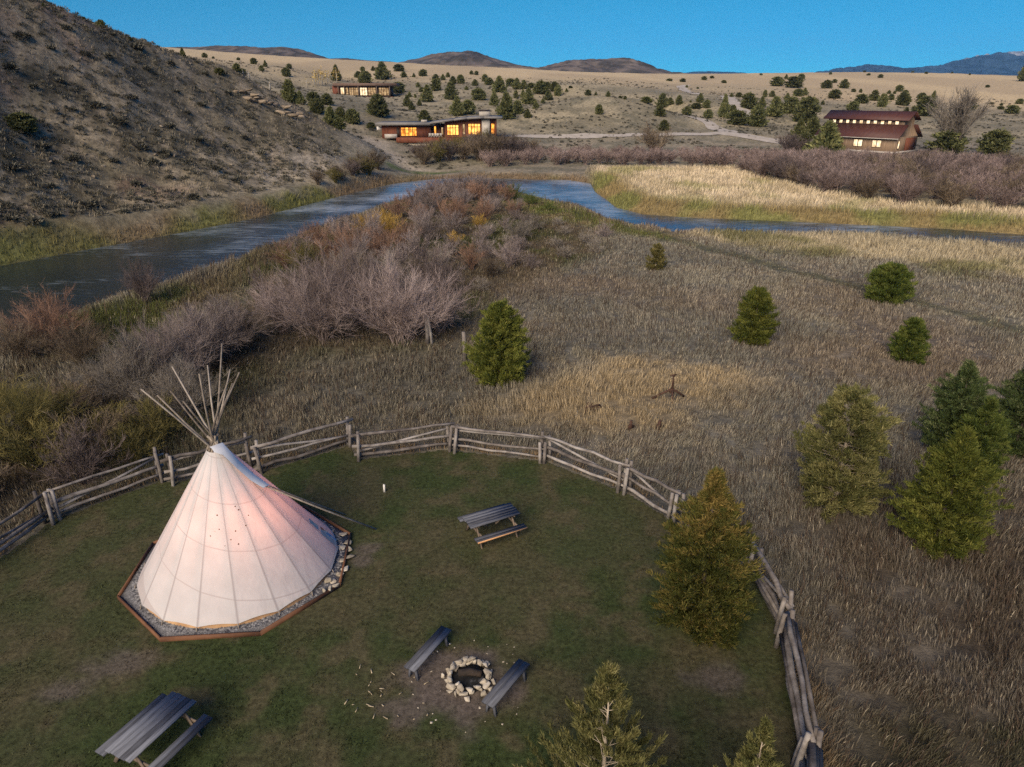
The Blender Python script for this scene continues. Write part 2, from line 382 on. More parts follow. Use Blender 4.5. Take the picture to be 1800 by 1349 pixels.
M['stone'] = noise_mat('tan_limestone', [(.2, .17, .145, .11), (.5, .36, .315, .24), (.8, .55, .50, .41)], scale=6, detail=8, rough=.9, bump=.6, bscale=18, bdist=.02, attr_mix=.35)
M['outcrop'] = noise_mat('outcrop_rock', [(.2, .12, .092, .062), (.5, .21, .165, .115), (.8, .31, .25, .18)], scale=1.5, stretch=(1, 1, 4), rough=.95, bump=.7, bdist=.1, attr_mix=.4)
M['hillstone'] = noise_mat('hill_stone', [(.2, .13, .105, .078), (.8, .30, .25, .185)], scale=3, rough=.95, bump=.4, attr_mix=.5)
M['ash'] = noise_mat('fire_ash', [(.35, .006, .006, .006), (.6, .02, .02, .02), (.75, .18, .18, .19)], scale=5, detail=8, rough=1, bump=.6, bscale=14, bdist=.04)
M['char'] = noise_mat('charred_log', [(.3, .01, .009, .008), (.7, .05, .035, .025)], scale=6, rough=.9, bump=.6)
M['chip'] = noise_mat('pale_wood_chip', [(.3, .28, .22, .13), (.7, .48, .40, .27)], scale=8, rough=.9, bump=0)
M['pole'] = noise_mat('peeled_pole', [(.25, .10, .08, .062), (.5, .21, .178, .142), (.8, .33, .29, .24)], scale=3, stretch=(3, 3, .5), rough=.8, bump=.3, attr_mix=.35)
M['rust'] = noise_mat('rusty_iron', [(.3, .025, .015, .011), (.7, .09, .045, .028)], scale=9, rough=.85, bump=.4)
M['white'] = noise_mat('white_stake_paint', [(.3, .60, .57, .50), (.7, .75, .72, .66)], scale=6, rough=.7, bump=.1)
M['bark'] = noise_mat('juniper_bark', [(.3, .05, .038, .03), (.7, .13, .105, .085)], scale=6, stretch=(2, 2, .6), rough=.95, bump=.5)
M['deadbark'] = noise_mat('pale_dead_bark', [(.3, .26, .21, .15), (.7, .46, .39, .29)], scale=6, stretch=(2, 2, .6), rough=.9, bump=.3)
M['jun'] = veg_mat('juniper_green', [(0, .028, .044, .010), (.5, .085, .112, .024), (1, .17, .18, .045)], objvar=.2)
M['jun_bright'] = veg_mat('juniper_yellow_green', [(0, .045, .062, .012), (.5, .135, .15, .028), (1, .26, .25, .06)], objvar=.15)
M['jun_mid'] = veg_mat('juniper_mid_green', [(0, .035, .056, .011), (.5, .11, .14, .028), (1, .21, .22, .055)], objvar=.1)
M['jun_grey'] = veg_mat('juniper_grey_green', [(0, .030, .048, .016), (.6, .085, .115, .038), (1, .25, .26, .13)], objvar=.15)
M['jun_gold'] = veg_mat('juniper_gold_olive', [(0, .034, .046, .010), (.5, .11, .112, .026), (1, .30, .215, .065)], objvar=.15)
M['jun_pale'] = veg_mat('juniper_pale_olive', [(0, .06, .068, .022), (.5, .165, .16, .055), (1, .34, .30, .13)], objvar=.15)
M['jun_far'] = veg_mat('juniper_far_green', [(0, .055, .064, .026), (.5, .135, .142, .055), (1, .25, .235, .10)], objvar=.3)
for k, c in {'mauve': [(0, .10, .074, .066), (.5, .20, .162, .145), (1, .345, .285, .255)], 'hero': [(0, .10, .072, .064), (.5, .215, .168, .150), (1, .365, .295, .265)], 'thicket': [(0, .085, .062, .054), (.5, .185, .138, .120), (1, .32, .245, .215)], 'rust': [(0, .10, .06, .04), (.5, .21, .125, .085), (1, .34, .215, .145)],
             'gold': [(0, .16, .10, .02), (.5, .33, .205, .045), (1, .48, .32, .09)], 'grey': [(0, .09, .075, .06), (.5, .18, .155, .125), (1, .31, .275, .225)],
             'brown': [(0, .055, .04, .027), (.5, .13, .098, .066), (1, .235, .185, .125)], 'olive': [(0, .045, .045, .015), (.5, .12, .105, .035), (1, .22, .18, .065)],
             'dark': [(0, .045, .034, .03), (.5, .10, .078, .07), (1, .19, .15, .135)], 'green': [(0, .035, .05, .012), (.5, .085, .11, .028), (1, .17, .18, .055)],
             'sage': [(0, .05, .047, .034), (.5, .115, .108, .080), (1, .23, .215, .165)], 'aspen': [(0, .22, .14, .03), (.5, .40, .28, .07), (1, .55, .42, .15)]}.items():
    M['v_' + k] = veg_mat('shrub_' + k, c, trans=.15)
M['siding'] = noise_mat('barn_board_siding', [(.25, .09, .055, .032), (.5, .22, .15, .095), (.8, .38, .29, .20)], scale=3.2, stretch=(3.2, 3.2, .06), detail=6, rough=.9, bump=.3)
M['redroof'] = noise_mat('rust_red_metal_roof', [(.3, .052, .020, .016), (.7, .088, .034, .025)], scale=1.2, stretch=(3, .4, .4), rough=.6, bump=.1)
M['corten'] = noise_mat('rusty_steel_cladding', [(.3, .085, .026, .015), (.7, .19, .065, .032)], scale=.9, stretch=(2.5, 2.5, .5), detail=7, rough=.8, bump=.1)
M['greyroof'] = noise_mat('grey_roof_sheet', [(.3, .13, .125, .118), (.7, .20, .19, .178)], scale=.8, rough=.7, bump=.1)
M['brownroof'] = noise_mat('brown_roof_sheet', [(.3, .085, .055, .04), (.7, .15, .10, .075)], scale=.8, rough=.7, bump=.1)
M['concrete'] = noise_mat('pale_concrete', [(.3, .30, .275, .24), (.7, .44, .405, .355)], scale=1.1, rough=.9, bump=.2)
M['darkframe'] = noise_mat('dark_window_frame', [(.3, .02, .014, .011), (.7, .05, .032, .024)], scale=4, rough=.6, bump=0)
M['amber'] = emit_mat('amber_lit_room', (1.0, .42, .07), 1.15, (.35, .09, .01), 1.1)
M['amberhot'] = emit_mat('bright_amber_lit_room', (1.0, .52, .12), 1.35, (.5, .14, .02), .9)
M['cream'] = emit_mat('cream_lit_room', (1.0, .66, .34), .36, (.3, .16, .06), 1.0)
M['creamhot'] = emit_mat('bright_cream_lit_room', (1.0, .78, .50), .95, (.45, .28, .13), 1.0)

# ------------------------------------------------------------------ what grows where (albedo)
def zone(x, y, sd=None, near=None, hill=None, hm=None):
    if sd is None: _, sd, near, hill, hm = height(x, y, True)
    n1 = fbm(x, y, 7, 4, 40); n2 = fbm(x, y, 2.2, 3, 50); n3 = fbm(x, y, 22, 3, 60)
    def C(a): return np.broadcast_to(np.array(a, float), x.shape + (3,))
    def mix(a, b, f): return a * (1 - f[..., None]) + b * f[..., None]
    # near meadow
    mea = mix(C((.302, .274, .206)), C((.238, .222, .176)), sstep(.4, .62, n1))
    mea = mix(mea, C((.265, .20, .140)), sstep(.50, .66, n3) * .6)
    mea = mix(mea, C((.31, .265, .20)), sstep(.56, .72, n2) * .55)
    mea = mix(mea, C((.12, .10, .06)), sstep(14, 2, np.abs(sdline(x, y, [G(300, 850)[:2], G(640, 660)[:2]]))) * .35)
    mea = mix(mea, C((.115, .120, .06)), sstep(1.5, .3, sdline(x, y, SWALE) + (n2 - .5) * 1.6) * .6)
    st = sstep(1.6, -1.6, sdpoly(x, y, STRAW) + (n2 - .5) * 4); mea = mix(mea, C((.42, .325, .19)), st * .85)
    ns = sstep(1.0, -1.0, sdpoly(x, y, NEARSTRIP) + (n2 - .5) * 3); mea = mix(mea, C((.50, .42, .27)), ns * .9)
    ns2 = sstep(.6, .78, fbm(x, y, 6, 3, 71)) * sstep(6, 1, sdpoly(x, y, NEARSTRIP)); mea = mix(mea, C((.20, .19, .08)), ns2 * .8)
    gb = sstep(2, -2, sdpoly(x, y, GREENBANK) + (n1 - .5) * 5)
    mea = mix(mea, mix(C((.13, .14, .045)), C((.20, .165, .095)), sstep(.4, .62, n1)), gb)
    pn = sstep(2, -2, sdpoly(x, y, PENIN)); mea = mix(mea, mix(C((.16, .13, .085)), C((.10, .105, .04)), sstep(.45, .62, n1)), pn)
    tg = sstep(1.5, -1.5, sdpoly(x, y, TIPGREEN)); mea = mix(mea, mix(C((.15, .16, .05)), C((.24, .20, .10)), sstep(.45, .65, n2)), tg)
    lb = sstep(3, -3, sdpoly(x, y, LEFTBRUSH)); mea = mix(mea, mix(C((.11, .088, .055)), C((.085, .088, .035)), sstep(.45, .6, n1)), lb)
    wd = sstep(2.5, -2.5, sdpoly(x, y, WEEDS_VIGNETTE) + (n1 - .5) * 8); mea = mix(mea, mix(C((.125, .098, .070)), C((.165, .142, .11)), sstep(.42, .62, n2)), wd * .85)  # weed brown deepened to carry the vignette's darkness
    wg = sstep(1.0, -1.0, sdpoly(x, y, CORNER) + (n2 - .5) * 3); mea = mix(mea, mix(C((.085, .090, .048)), C((.12, .105, .065)), sstep(.42, .6, n2)), wg * .85)
    # far side
    gold = mix(C((.60, .50, .34)), C((.42, .345, .215)), sstep(.48, .66, n2)); gold = mix(gold, C((.30, .28, .12)), sstep(.55, .70, n1) * .7)
    edge = mix(C((.22, .215, .075)), C((.29, .222, .10)), sstep(.4, .6, fbm(x, y, 5, 2, 81)))
    gold = mix(gold, edge, sstep(7.5, 3.0, sd + (n2 - .5) * 4))
    tan = mix(C((.375, .318, .208)), C((.265, .230, .155)), sstep(.42, .60, fbm(x, y, 22, 5, 90)))
    tan = mix(tan, C((.145, .135, .088)), sstep(.52, .64, fbm(x, y, 4, 4, 93)) * .7 * sstep(480, 200, np.hypot(x, y)))
    tan = mix(tan, C((.20, .175, .115)), sstep(.5, .68, fbm(x, y, 12, 4, 95)) * sstep(430, 260, np.hypot(x, y)) * .8)
    plat = mix(C((.60, .47, .28)), C((.50, .39, .24)), sstep(.4, .6, fbm(x, y * .25, 40, 3, 99)))
    far = mix(tan, plat, sstep(330, 470, np.hypot(x, y) + (fbm(x, y, 60, 2, 98) - .5) * 120))
    sagefl = mix(C((.20, .18, .125)), C((.30, .255, .18)), sstep(.42, .6, fbm(x, y, 4, 3, 91)))
    far = mix(far, sagefl, sstep(215, 190, y) * sstep(100, 130, y))
    gm = sstep(1.5, -1.5, sdpoly(x, y, GOLD)); far = mix(far, gold, gm)
    # left hill
    hl = mix(C((.285, .238, .165)), C((.175, .150, .100)), sstep(.42, .58, fbm(x, y, 5, 5, 110)))
    hl = mix(hl, C((.075, .066, .044)), sstep(.50, .62, fbm(x, y, 2.2, 4, 113)) * .85)
    hl = mix(hl, C((.30, .245, .175)), sstep(.60, .70, fbm(x + y * .5, y * .4, 1.5, 4, 114)) * .6)
    hl = mix(hl, C((.24, .165, .115)), sstep(.58, .70, fbm(x, y, 11, 3, 117)) * .6)
    pale = sstep(10, 0, sdline(x, y, [(-32, 106), (-30, 118), (-25, 132)]) + (fbm(x, y, 4, 4, 120) - .5) * 20)
    hl = mix(hl, C((.43, .37, .285)), pale * .8)
    ob = sstep(3.5, 0, sdline(x, y, [P(425, 165, 147)[:2], P(470, 185, 150)[:2], P(520, 205, 150)[:2]]) + (fbm(x, y, 2, 3, 121) - .5) * 4)
    hl = mix(hl, C((.38, .29, .19)), ob * .8)
    hmix = np.clip(hill * 1.3, 0, 1)
    far = mix(far, hl, hmix)
    # sandy wash below the long house
    ws = sstep(3.0, -2, sdline(x, y, [hitc(u, v) for u, v in ((655, 245), (680, 268), (705, 290), (740, 300))]) - 2.0 + (fbm(x, y, 4, 3, 130) - .5) * 5)
    far = mix(far, C((.48, .41, .31)), ws * .85)
    gr = sstep(2.0, -1, sdline(x, y, [hitc(u, v) for u, v in ((700, 297), (745, 306), (800, 303))]) - 1.5 + (fbm(x, y, 3, 3, 131) - .5) * 6)
    far = mix(far, C((.085, .13, .03)), gr * .8)
    bk = sstep(3.6, 1.2, sd + (n2 - .5) * 3) * (1 - gm)
    bkc = mix(C((.15, .15, .05)), C((.20, .145, .085)), sstep(.38, .6, fbm(x, y, 9, 2, 140))); far = mix(far, bkc, bk)
    out = mix(far, mea, near)
    out = mix(out, C((.10, .085, .06)), sstep(0.4, -0.3, sd))
    return out
_hc = {}
def hitc(u, v):
    if (u, v) not in _hc: _hc[(u, v)] = hit(u, v)[:2]
    return _hc[(u, v)]

# ------------------------------------------------------------------ ground sheet
def build_ground():
    th = np.concatenate([np.linspace(R(-180), R(-48), 60, endpoint=False), np.linspace(R(-48), R(48), 640, endpoint=False), np.linspace(R(48), R(180), 61)])[:-1]
    rr = np.concatenate([[0.0], np.geomspace(2.5, 420, 430), np.geomspace(430, 9200, 90)])
    A, Rr = np.meshgrid(th, rr); X = Rr * np.sin(A); Y = Rr * np.cos(A)
    z, sd, near, hill, hm = height(X, Y, True)
    lawn_in = sdpoly(X, Y, LAWN) < 0
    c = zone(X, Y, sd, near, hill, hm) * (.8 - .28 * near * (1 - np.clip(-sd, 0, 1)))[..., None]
    nr, nt_ = X.shape
    V = np.stack([X, Y, z], -1).reshape(-1, 3)
    i = np.arange(nr - 1)[:, None] * nt_; j = np.arange(nt_)[None]; k = (j + 1) % nt_
    F = np.stack([i + j, i + nt_ + j, i + nt_ + k, i + k], -1).reshape(-1, 4)
    hf = hill.ravel()[F].mean(1) > .5
    for nm, sel in (('ground', ~hf), ('hillside', hf)):
        f = F[sel]; u, inv = np.unique(f, return_inverse=True)
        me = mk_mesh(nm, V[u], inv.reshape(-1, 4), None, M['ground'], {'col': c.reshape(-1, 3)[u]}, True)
        tag(link(nm, me), kind='structure')
build_ground()

# lawn sheet, dirt round the fire pit
def sheet(name, poly, z, mat, step=1.0, kind='structure'):
    n = len(poly); p = np.array(poly); me = bpy.data.meshes.new(name)
    me.from_pydata([(x, y, z) for x, y in poly], [], [list(range(n))]); me.materials.append(mat); me.update()
    return tag(link(name, me), kind=kind)
FP = G(826, 1194)
BARE = [(G(205, 1165)[:2], 1.1), (G(120, 1215)[:2], .8), (G(650, 965)[:2], .55), (G(1255, 1190)[:2], .9), (G(635, 985)[:2], .5), (G(690, 1240)[:2], .7)]
def lawn_col(x, y):
    n1 = fbm(x, y, 2.8, 5, 240); n2 = fbm(x, y, .7, 4, 250); n3 = fbm(x, y, 6, 3, 260)
    f = sstep(.36, .64, n1 * .55 + n2 * .45)[..., None]; g2 = sstep(.42, .62, n3)[..., None]
    gr = np.array([.044, .060, .020]) * (1 - g2) + np.array([.056, .064, .026]) * g2
    c = gr * (1 - f * .75) + np.array([.084, .074, .038]) * f * .75
    k = sstep(.60, .72, n2)[..., None] * .4; c = c * (1 - k) + np.array([.11, .09, .05]) * k
    d = np.hypot((x - FP[0] + .45) / 1.12, (y - FP[1] + .15) / .98) + (fbm(x, y, .9, 4, 270) - .5) * 1.9
    m = sstep(1.75, 1.0, d)
    for (p, r) in BARE: m = np.maximum(m, .75 * sstep(1.0, .25, np.hypot(x - p[0], (y - p[1]) * 1.3) / r + (fbm(x, y, .6, 4, 280) - .5) * 1.2))
    return .85 * (c * (1 - m[..., None]) + np.array([.125, .102, .082]) * m[..., None]), m
def build_lawn():
    xs = [p[0] for p in LAWN]; ys = [p[1] for p in LAWN]; st = .11
    gx = np.arange(max(min(xs), -26), max(xs) + st, st); gy = np.arange(5.5, max(ys) + st, st); X, Y = np.meshgrid(gx, gy)
    ins = sdpoly(X, Y, LAWN) < .05; nx = len(gx); i, j = np.nonzero(ins[:-1, :-1] & ins[1:, 1:] & ins[1:, :-1] & ins[:-1, 1:])
    q = i * nx + j; F = np.stack([q, q + 1, q + nx + 1, q + nx], -1); u, inv = np.unique(F, return_inverse=True)
    x, y = X.ravel()[u], Y.ravel()[u]; c, m = lawn_col(x, y)
    z = .012 + .02 * fbm(x, y, .5, 3, 290) * (1 - m)
    tag(link('lawn', mk_mesh('lawn', np.c_[x, y, z], inv.reshape(-1, 4), None, col_mat('lawn_turf', noise=.5, bump=.8, nscale=7, bscale=30, bdist=.03), {'col': c}, True)), kind='structure')
build_lawn()

# ------------------------------------------------------------------ river
def build_river():
    m, nt, ns, ln = newmat('river_water')
    bs = N(nt, 'ShaderNodeBsdfPrincipled', i_Roughness=.16); bs.inputs['Base Color'].default_value = (.014, .022, .024, 1); bs.inputs['IOR'].default_value = 1.33
    tc = N(nt, 'ShaderNodeTexCoord'); mp = N(nt, 'ShaderNodeMapping'); mp.inputs['Rotation'].default_value = (0, 0, R(30)); mp.inputs['Scale'].default_value = (1.0, 2.2, 1)
    ln.new(tc.outputs['Object'], mp.inputs[0])
    nz = N(nt, 'ShaderNodeTexNoise', i_Scale=.75, i_Detail=6.0, i_Roughness=.62, i_Distortion=.8); ln.new(mp.outputs[0], nz.inputs['Vector'])
    big = N(nt, 'ShaderNodeTexNoise', i_Scale=.09, i_Detail=3.0); ln.new(tc.outputs['Object'], big.inputs['Vector'])
    mr = N(nt, 'ShaderNodeMapRange'); mr.inputs['From Min'].default_value = .35; mr.inputs['From Max'].default_value = .65; mr.inputs['To Min'].default_value = .22; mr.inputs['To Max'].default_value = 1.0
    ln.new(big.outputs['Fac'], mr.inputs['Value'])
    b = N(nt, 'ShaderNodeBump', i_Distance=.07); ln.new(mr.outputs[0], b.inputs['Strength']); ln.new(nz.outputs['Fac'], b.inputs['Height']); ln.new(b.outputs[0], bs.inputs['Normal'])
    ms = N(nt, 'ShaderNodeMapping'); ms.inputs['Rotation'].default_value = (0, 0, R(20)); ms.inputs['Scale'].default_value = (.35, 1.6, 1); ln.new(tc.outputs['Object'], ms.inputs[0])
    st = N(nt, 'ShaderNodeTexNoise', i_Scale=1.1, i_Detail=7.0, i_Roughness=.7, i_Distortion=1.0); ln.new(ms.outputs[0], st.inputs['Vector'])
    ad = N(nt, 'ShaderNodeMath', operation='MULTIPLY_ADD'); ln.new(big.outputs['Fac'], ad.inputs[0]); ad.inputs[1].default_value = .9; ln.new(st.outputs['Fac'], ad.inputs[2])
    # broken water lies on the shallow far bend, not on the deep near reach
    sy = N(nt, 'ShaderNodeSeparateXYZ'); ln.new(tc.outputs['Object'], sy.inputs[0]); my = N(nt, 'ShaderNodeMapRange'); ln.new(sy.outputs['Y'], my.inputs['Value'])
    my.inputs['From Min'].default_value = 62; my.inputs['From Max'].default_value = 100; my.inputs['To Min'].default_value = -.16; my.inputs['To Max'].default_value = .05
    a2 = N(nt, 'ShaderNodeMath', operation='ADD'); ln.new(ad.outputs[0], a2.inputs[0]); ln.new(my.outputs[0], a2.inputs[1])
    rf = ramp(nt, [(.90, .014, .022, .024), (1.02, .11, .14, .16), (1.16, .34, .38, .42)], a2.outputs[0])
    ms2 = N(nt, 'ShaderNodeMath', operation='MULTIPLY'); ln.new(a2.outputs[0], ms2.inputs[0]); ms2.inputs[1].default_value = .8; ln.new(ms2.outputs[0], rf.inputs[0])
    for e_, p_ in zip(rf.color_ramp.elements, (.70, .82, .97)): e_.position = p_
    ln.new(rf.outputs[0], bs.inputs['Base Color'])
    o = N(nt, 'ShaderNodeOutputMaterial'); ln.new(bs.outputs[0], o.inputs[0])
    sheet('river', RIVER, WZ, m)
build_river()

# ------------------------------------------------------------------ grass (stuff)
def scatter(n, r0, r1, a0, a1, k=1.5):
    """points thinning out with distance as r^-k per square metre"""
    e = 2 - k; u = RNG.random(n); r = (r0 ** e + u * (r1 ** e - r0 ** e)) ** (1 / e)
    a = R(a0) + RNG.random(n) * R(a1 - a0)
    return r * np.sin(a), r * np.cos(a)

def blades(name, x, y, h, w, col, lean=.35, seg2=True):
    n = len(x); z = height(x, y)
    a = RNG.random(n) * 2 * PI; b = RNG.random(n) * 2 * PI
    ld = np.stack([np.cos(b), np.sin(b)], -1) * (RNG.random(n) * lean * h)[:, None]
    wd = fbm(x, y, 5, 2, 400) * 9 + .4; ld += (np.stack([np.cos(wd), np.sin(wd)], -1) * .16 + np.array([.06, 0])) * h[:, None]
    wx, wy = np.cos(a) * w / 2, np.sin(a) * w / 2
    base = np.stack([x, y, z - .03], -1)
    V = np.empty((n, 5, 3))
    off = np.stack([wx, wy, 0 * wx], -1)
    mid = base + np.stack([ld[:, 0] * .35, ld[:, 1] * .35, h * .6], -1)
    V[:, 0] = base - off * .8; V[:, 1] = base + off * .8; V[:, 2] = mid + off; V[:, 3] = mid - off
    V[:, 4] = base + np.stack([ld[:, 0], ld[:, 1], h], -1)
    i = np.arange(n)[:, None] * 5
    F4 = i + np.array([[0, 1, 2, 3]]); F3 = i + np.array([[3, 2, 4]])
    me = mk_mesh(name, V.reshape(-1, 3), F4, F3, M['grass'], {'col': np.repeat(col, 5, 0)})
    return tag(link(name, me), kind='stuff')

def build_grass():
    # meadow, near side of the river
    x, y = scatter(1350000, 13, 100, -47, 47, 1.35)
    r = np.hypot(x, y)
    sl = sdpoly(x, y, LAWN); sr = sdpoly(x, y, RIVER); nl = sdpoly(x, y, NEARLAND)
    clump = fbm(x, y, .55, 2, 200)
    ok = (sl > .12) & (nl < -.3) & (clump + RNG.random(len(x)) * .42 > .68)
    x, y, r, sl, nl, clump = x[ok], y[ok], r[ok], sl[ok], nl[ok], clump[ok]
    imp = [G(1180, 702), G(1107, 757), G(1157, 756), G(1036, 727)]
    ok = np.all([np.hypot(x - q[0], y - q[1] + .3) > w_ for q, w_ in zip(imp, (1.2, .5, .5, .6))], axis=0) | (RNG.random(len(x)) < .2)
    x, y, r, sl, nl, clump = x[ok], y[ok], r[ok], sl[ok], nl[ok], clump[ok]
    st = sstep(1.6, -1.6, sdpoly(x, y, STRAW)); gb = sstep(2, -2, sdpoly(x, y, GREENBANK)); ns = sstep(1, -1, sdpoly(x, y, NEARSTRIP)); sw = sstep(.4, 1.6, sdline(x, y, SWALE))
    h = (.17 + .36 * fbm(x, y, 3, 2, 210) * (.3 + clump)) * (.5 + .65 * RNG.random(len(x)))
    h = h * (1 + st * .35 + gb * .8 + ns * .8) * (.5 + .5 * sw)
    h = np.where(sl < 1.0, h * (.9 + .25 * RNG.random(len(x))), h)
    c = zone(x, y) * (.55 + .85 * RNG.random(len(x)) ** 1.4)[:, None]
    q = RNG.random(len(x)); fb = (q < .07) & (st < .5) & (ns < .3); h = np.where(fb, h * 1.5 + .12, h); c = np.where(fb[:, None], np.array([.085, .060, .042]) * (.7 + .6 * RNG.random(len(x)))[:, None], c)
    pl = (q > .975); c = np.where(pl[:, None], np.array([.46, .40, .29]), c)
    mat_ = sstep(.66, .76, fbm(x, y, 4.5, 3, 410)); h = h * (1 - .35 * mat_)
    fr = sstep(1.1, .1, sl)[:, None] * (RNG.random(len(x)) < .65)[:, None]
    c = c * (1 - fr) + np.array([.27, .185, .10]) * (.7 + .6 * RNG.random(len(x)))[:, None] * fr
    w = .010 + r * .00040
    bank = (nl > -4.5)
    for nm, s in (('meadow_grass', ~bank), ('riverbank_grass', bank)):
        hh = h[s] * (1.55 if nm == 'riverbank_grass' else 1)
        blades(nm, x[s], y[s], hh, w[s] * (.7 + .6 * RNG.random(s.sum())), c[s], .42)
    # straw-coloured far bank and the foot of the hill
    x, y = scatter(300000, 55, 185, -46, 46, 1.2)
    z, sd, near, hill, hm = height(x, y, True)
    gm = sdpoly(x, y, GOLD)
    ok = (near < .2) & (sd > .2) & ((gm < 1.5) | (sd < 1.5 + 1.3 * vnoise(x * .3, y * .3, 5)))
    x, y, sd, gm = x[ok], y[ok], sd[ok], gm[ok]
    r = np.hypot(x, y); n = len(x)
    c = zone(x, y) * (.65 + .75 * RNG.random(n))[:, None]
    h = (.45 + .75 * fbm(x, y, 4, 2, 220)) * (.6 + .6 * RNG.random(n)) * np.where(gm < 1.5, 1, .75)
    blades('reed_grass', x, y, h, (.02 + r * .00045) * (.7 + .6 * RNG.random(n)), c, .5)
    # thin bunch grass on the hill
    x, y = scatter(100000, 58, 175, -50, -3, 1.3)
    z, sd, near, hill, hm = height(x, y, True)
    ok = (hill > .35) & (sd > 3) & (fbm(x, y, 1.6, 2, 230) + .35 * RNG.random(len(x)) > .68)
    x, y = x[ok], y[ok]; n = len(x)
    c = np.array([.22, .19, .135]) * (.5 + .9 * RNG.random(n))[:, None]
    blades('bunch_grass', x, y, .18 + .35 * RNG.random(n), .05 + .05 * RNG.random(n), c, .8)
    # the mown lawn
    x, y = scatter(520000, 8, 36, -52, 50, 1.2)
    ok = (sdpoly(x, y, LAWN) < -.02) & (np.hypot(x - TC[0], y - TC[1]) > 3.45)
    x, y = x[ok], y[ok]; c, m = lawn_col(x, y); n2 = fbm(x, y, .45, 3, 255)
    ok = RNG.random(len(x)) > m * .93 + .5 * sstep(.5, .35, n2); x, y, c, n2 = x[ok], y[ok], c[ok], n2[ok]; n = len(x)
    c = c * (.45 + 1.35 * RNG.random(n) ** 2.0)[:, None]
    blades('lawn_grass', x, y, .025 + .075 * RNG.random(n) * (.3 + n2), .018 + .026 * RNG.random(n) ** 2, c, 1.1)

# ------------------------------------------------------------------ tipi
HEM = [(252, 1045), (275, 1085), (312, 1098), (354, 1101), (403, 1096), (449, 1085), (495, 1066), (532, 1047), (561, 1024), (588, 991)]
_hp = np.array([G(u, v, .2)[:2] for u, v in HEM])
_s = np.linalg.lstsq(np.c_[2 * _hp, np.ones(len(_hp))], (_hp ** 2).sum(1), rcond=None)[0]
TC = np.array([_s[0], _s[1]]); TR = float(math.sqrt(_s[2] + TC @ TC)) * 1.025
OCT = np.array([G(u, v, .15)[:2] for u, v in [(226, 1053), (289, 1114), (445, 1115), (588, 1053), (624, 966), (602, 912)]])
print('tipi', TC, TR, 'octagon', np.linalg.norm(OCT - TC, axis=1))
CX = P(377, 778, TC[1] + .25)
print('crossing', CX)

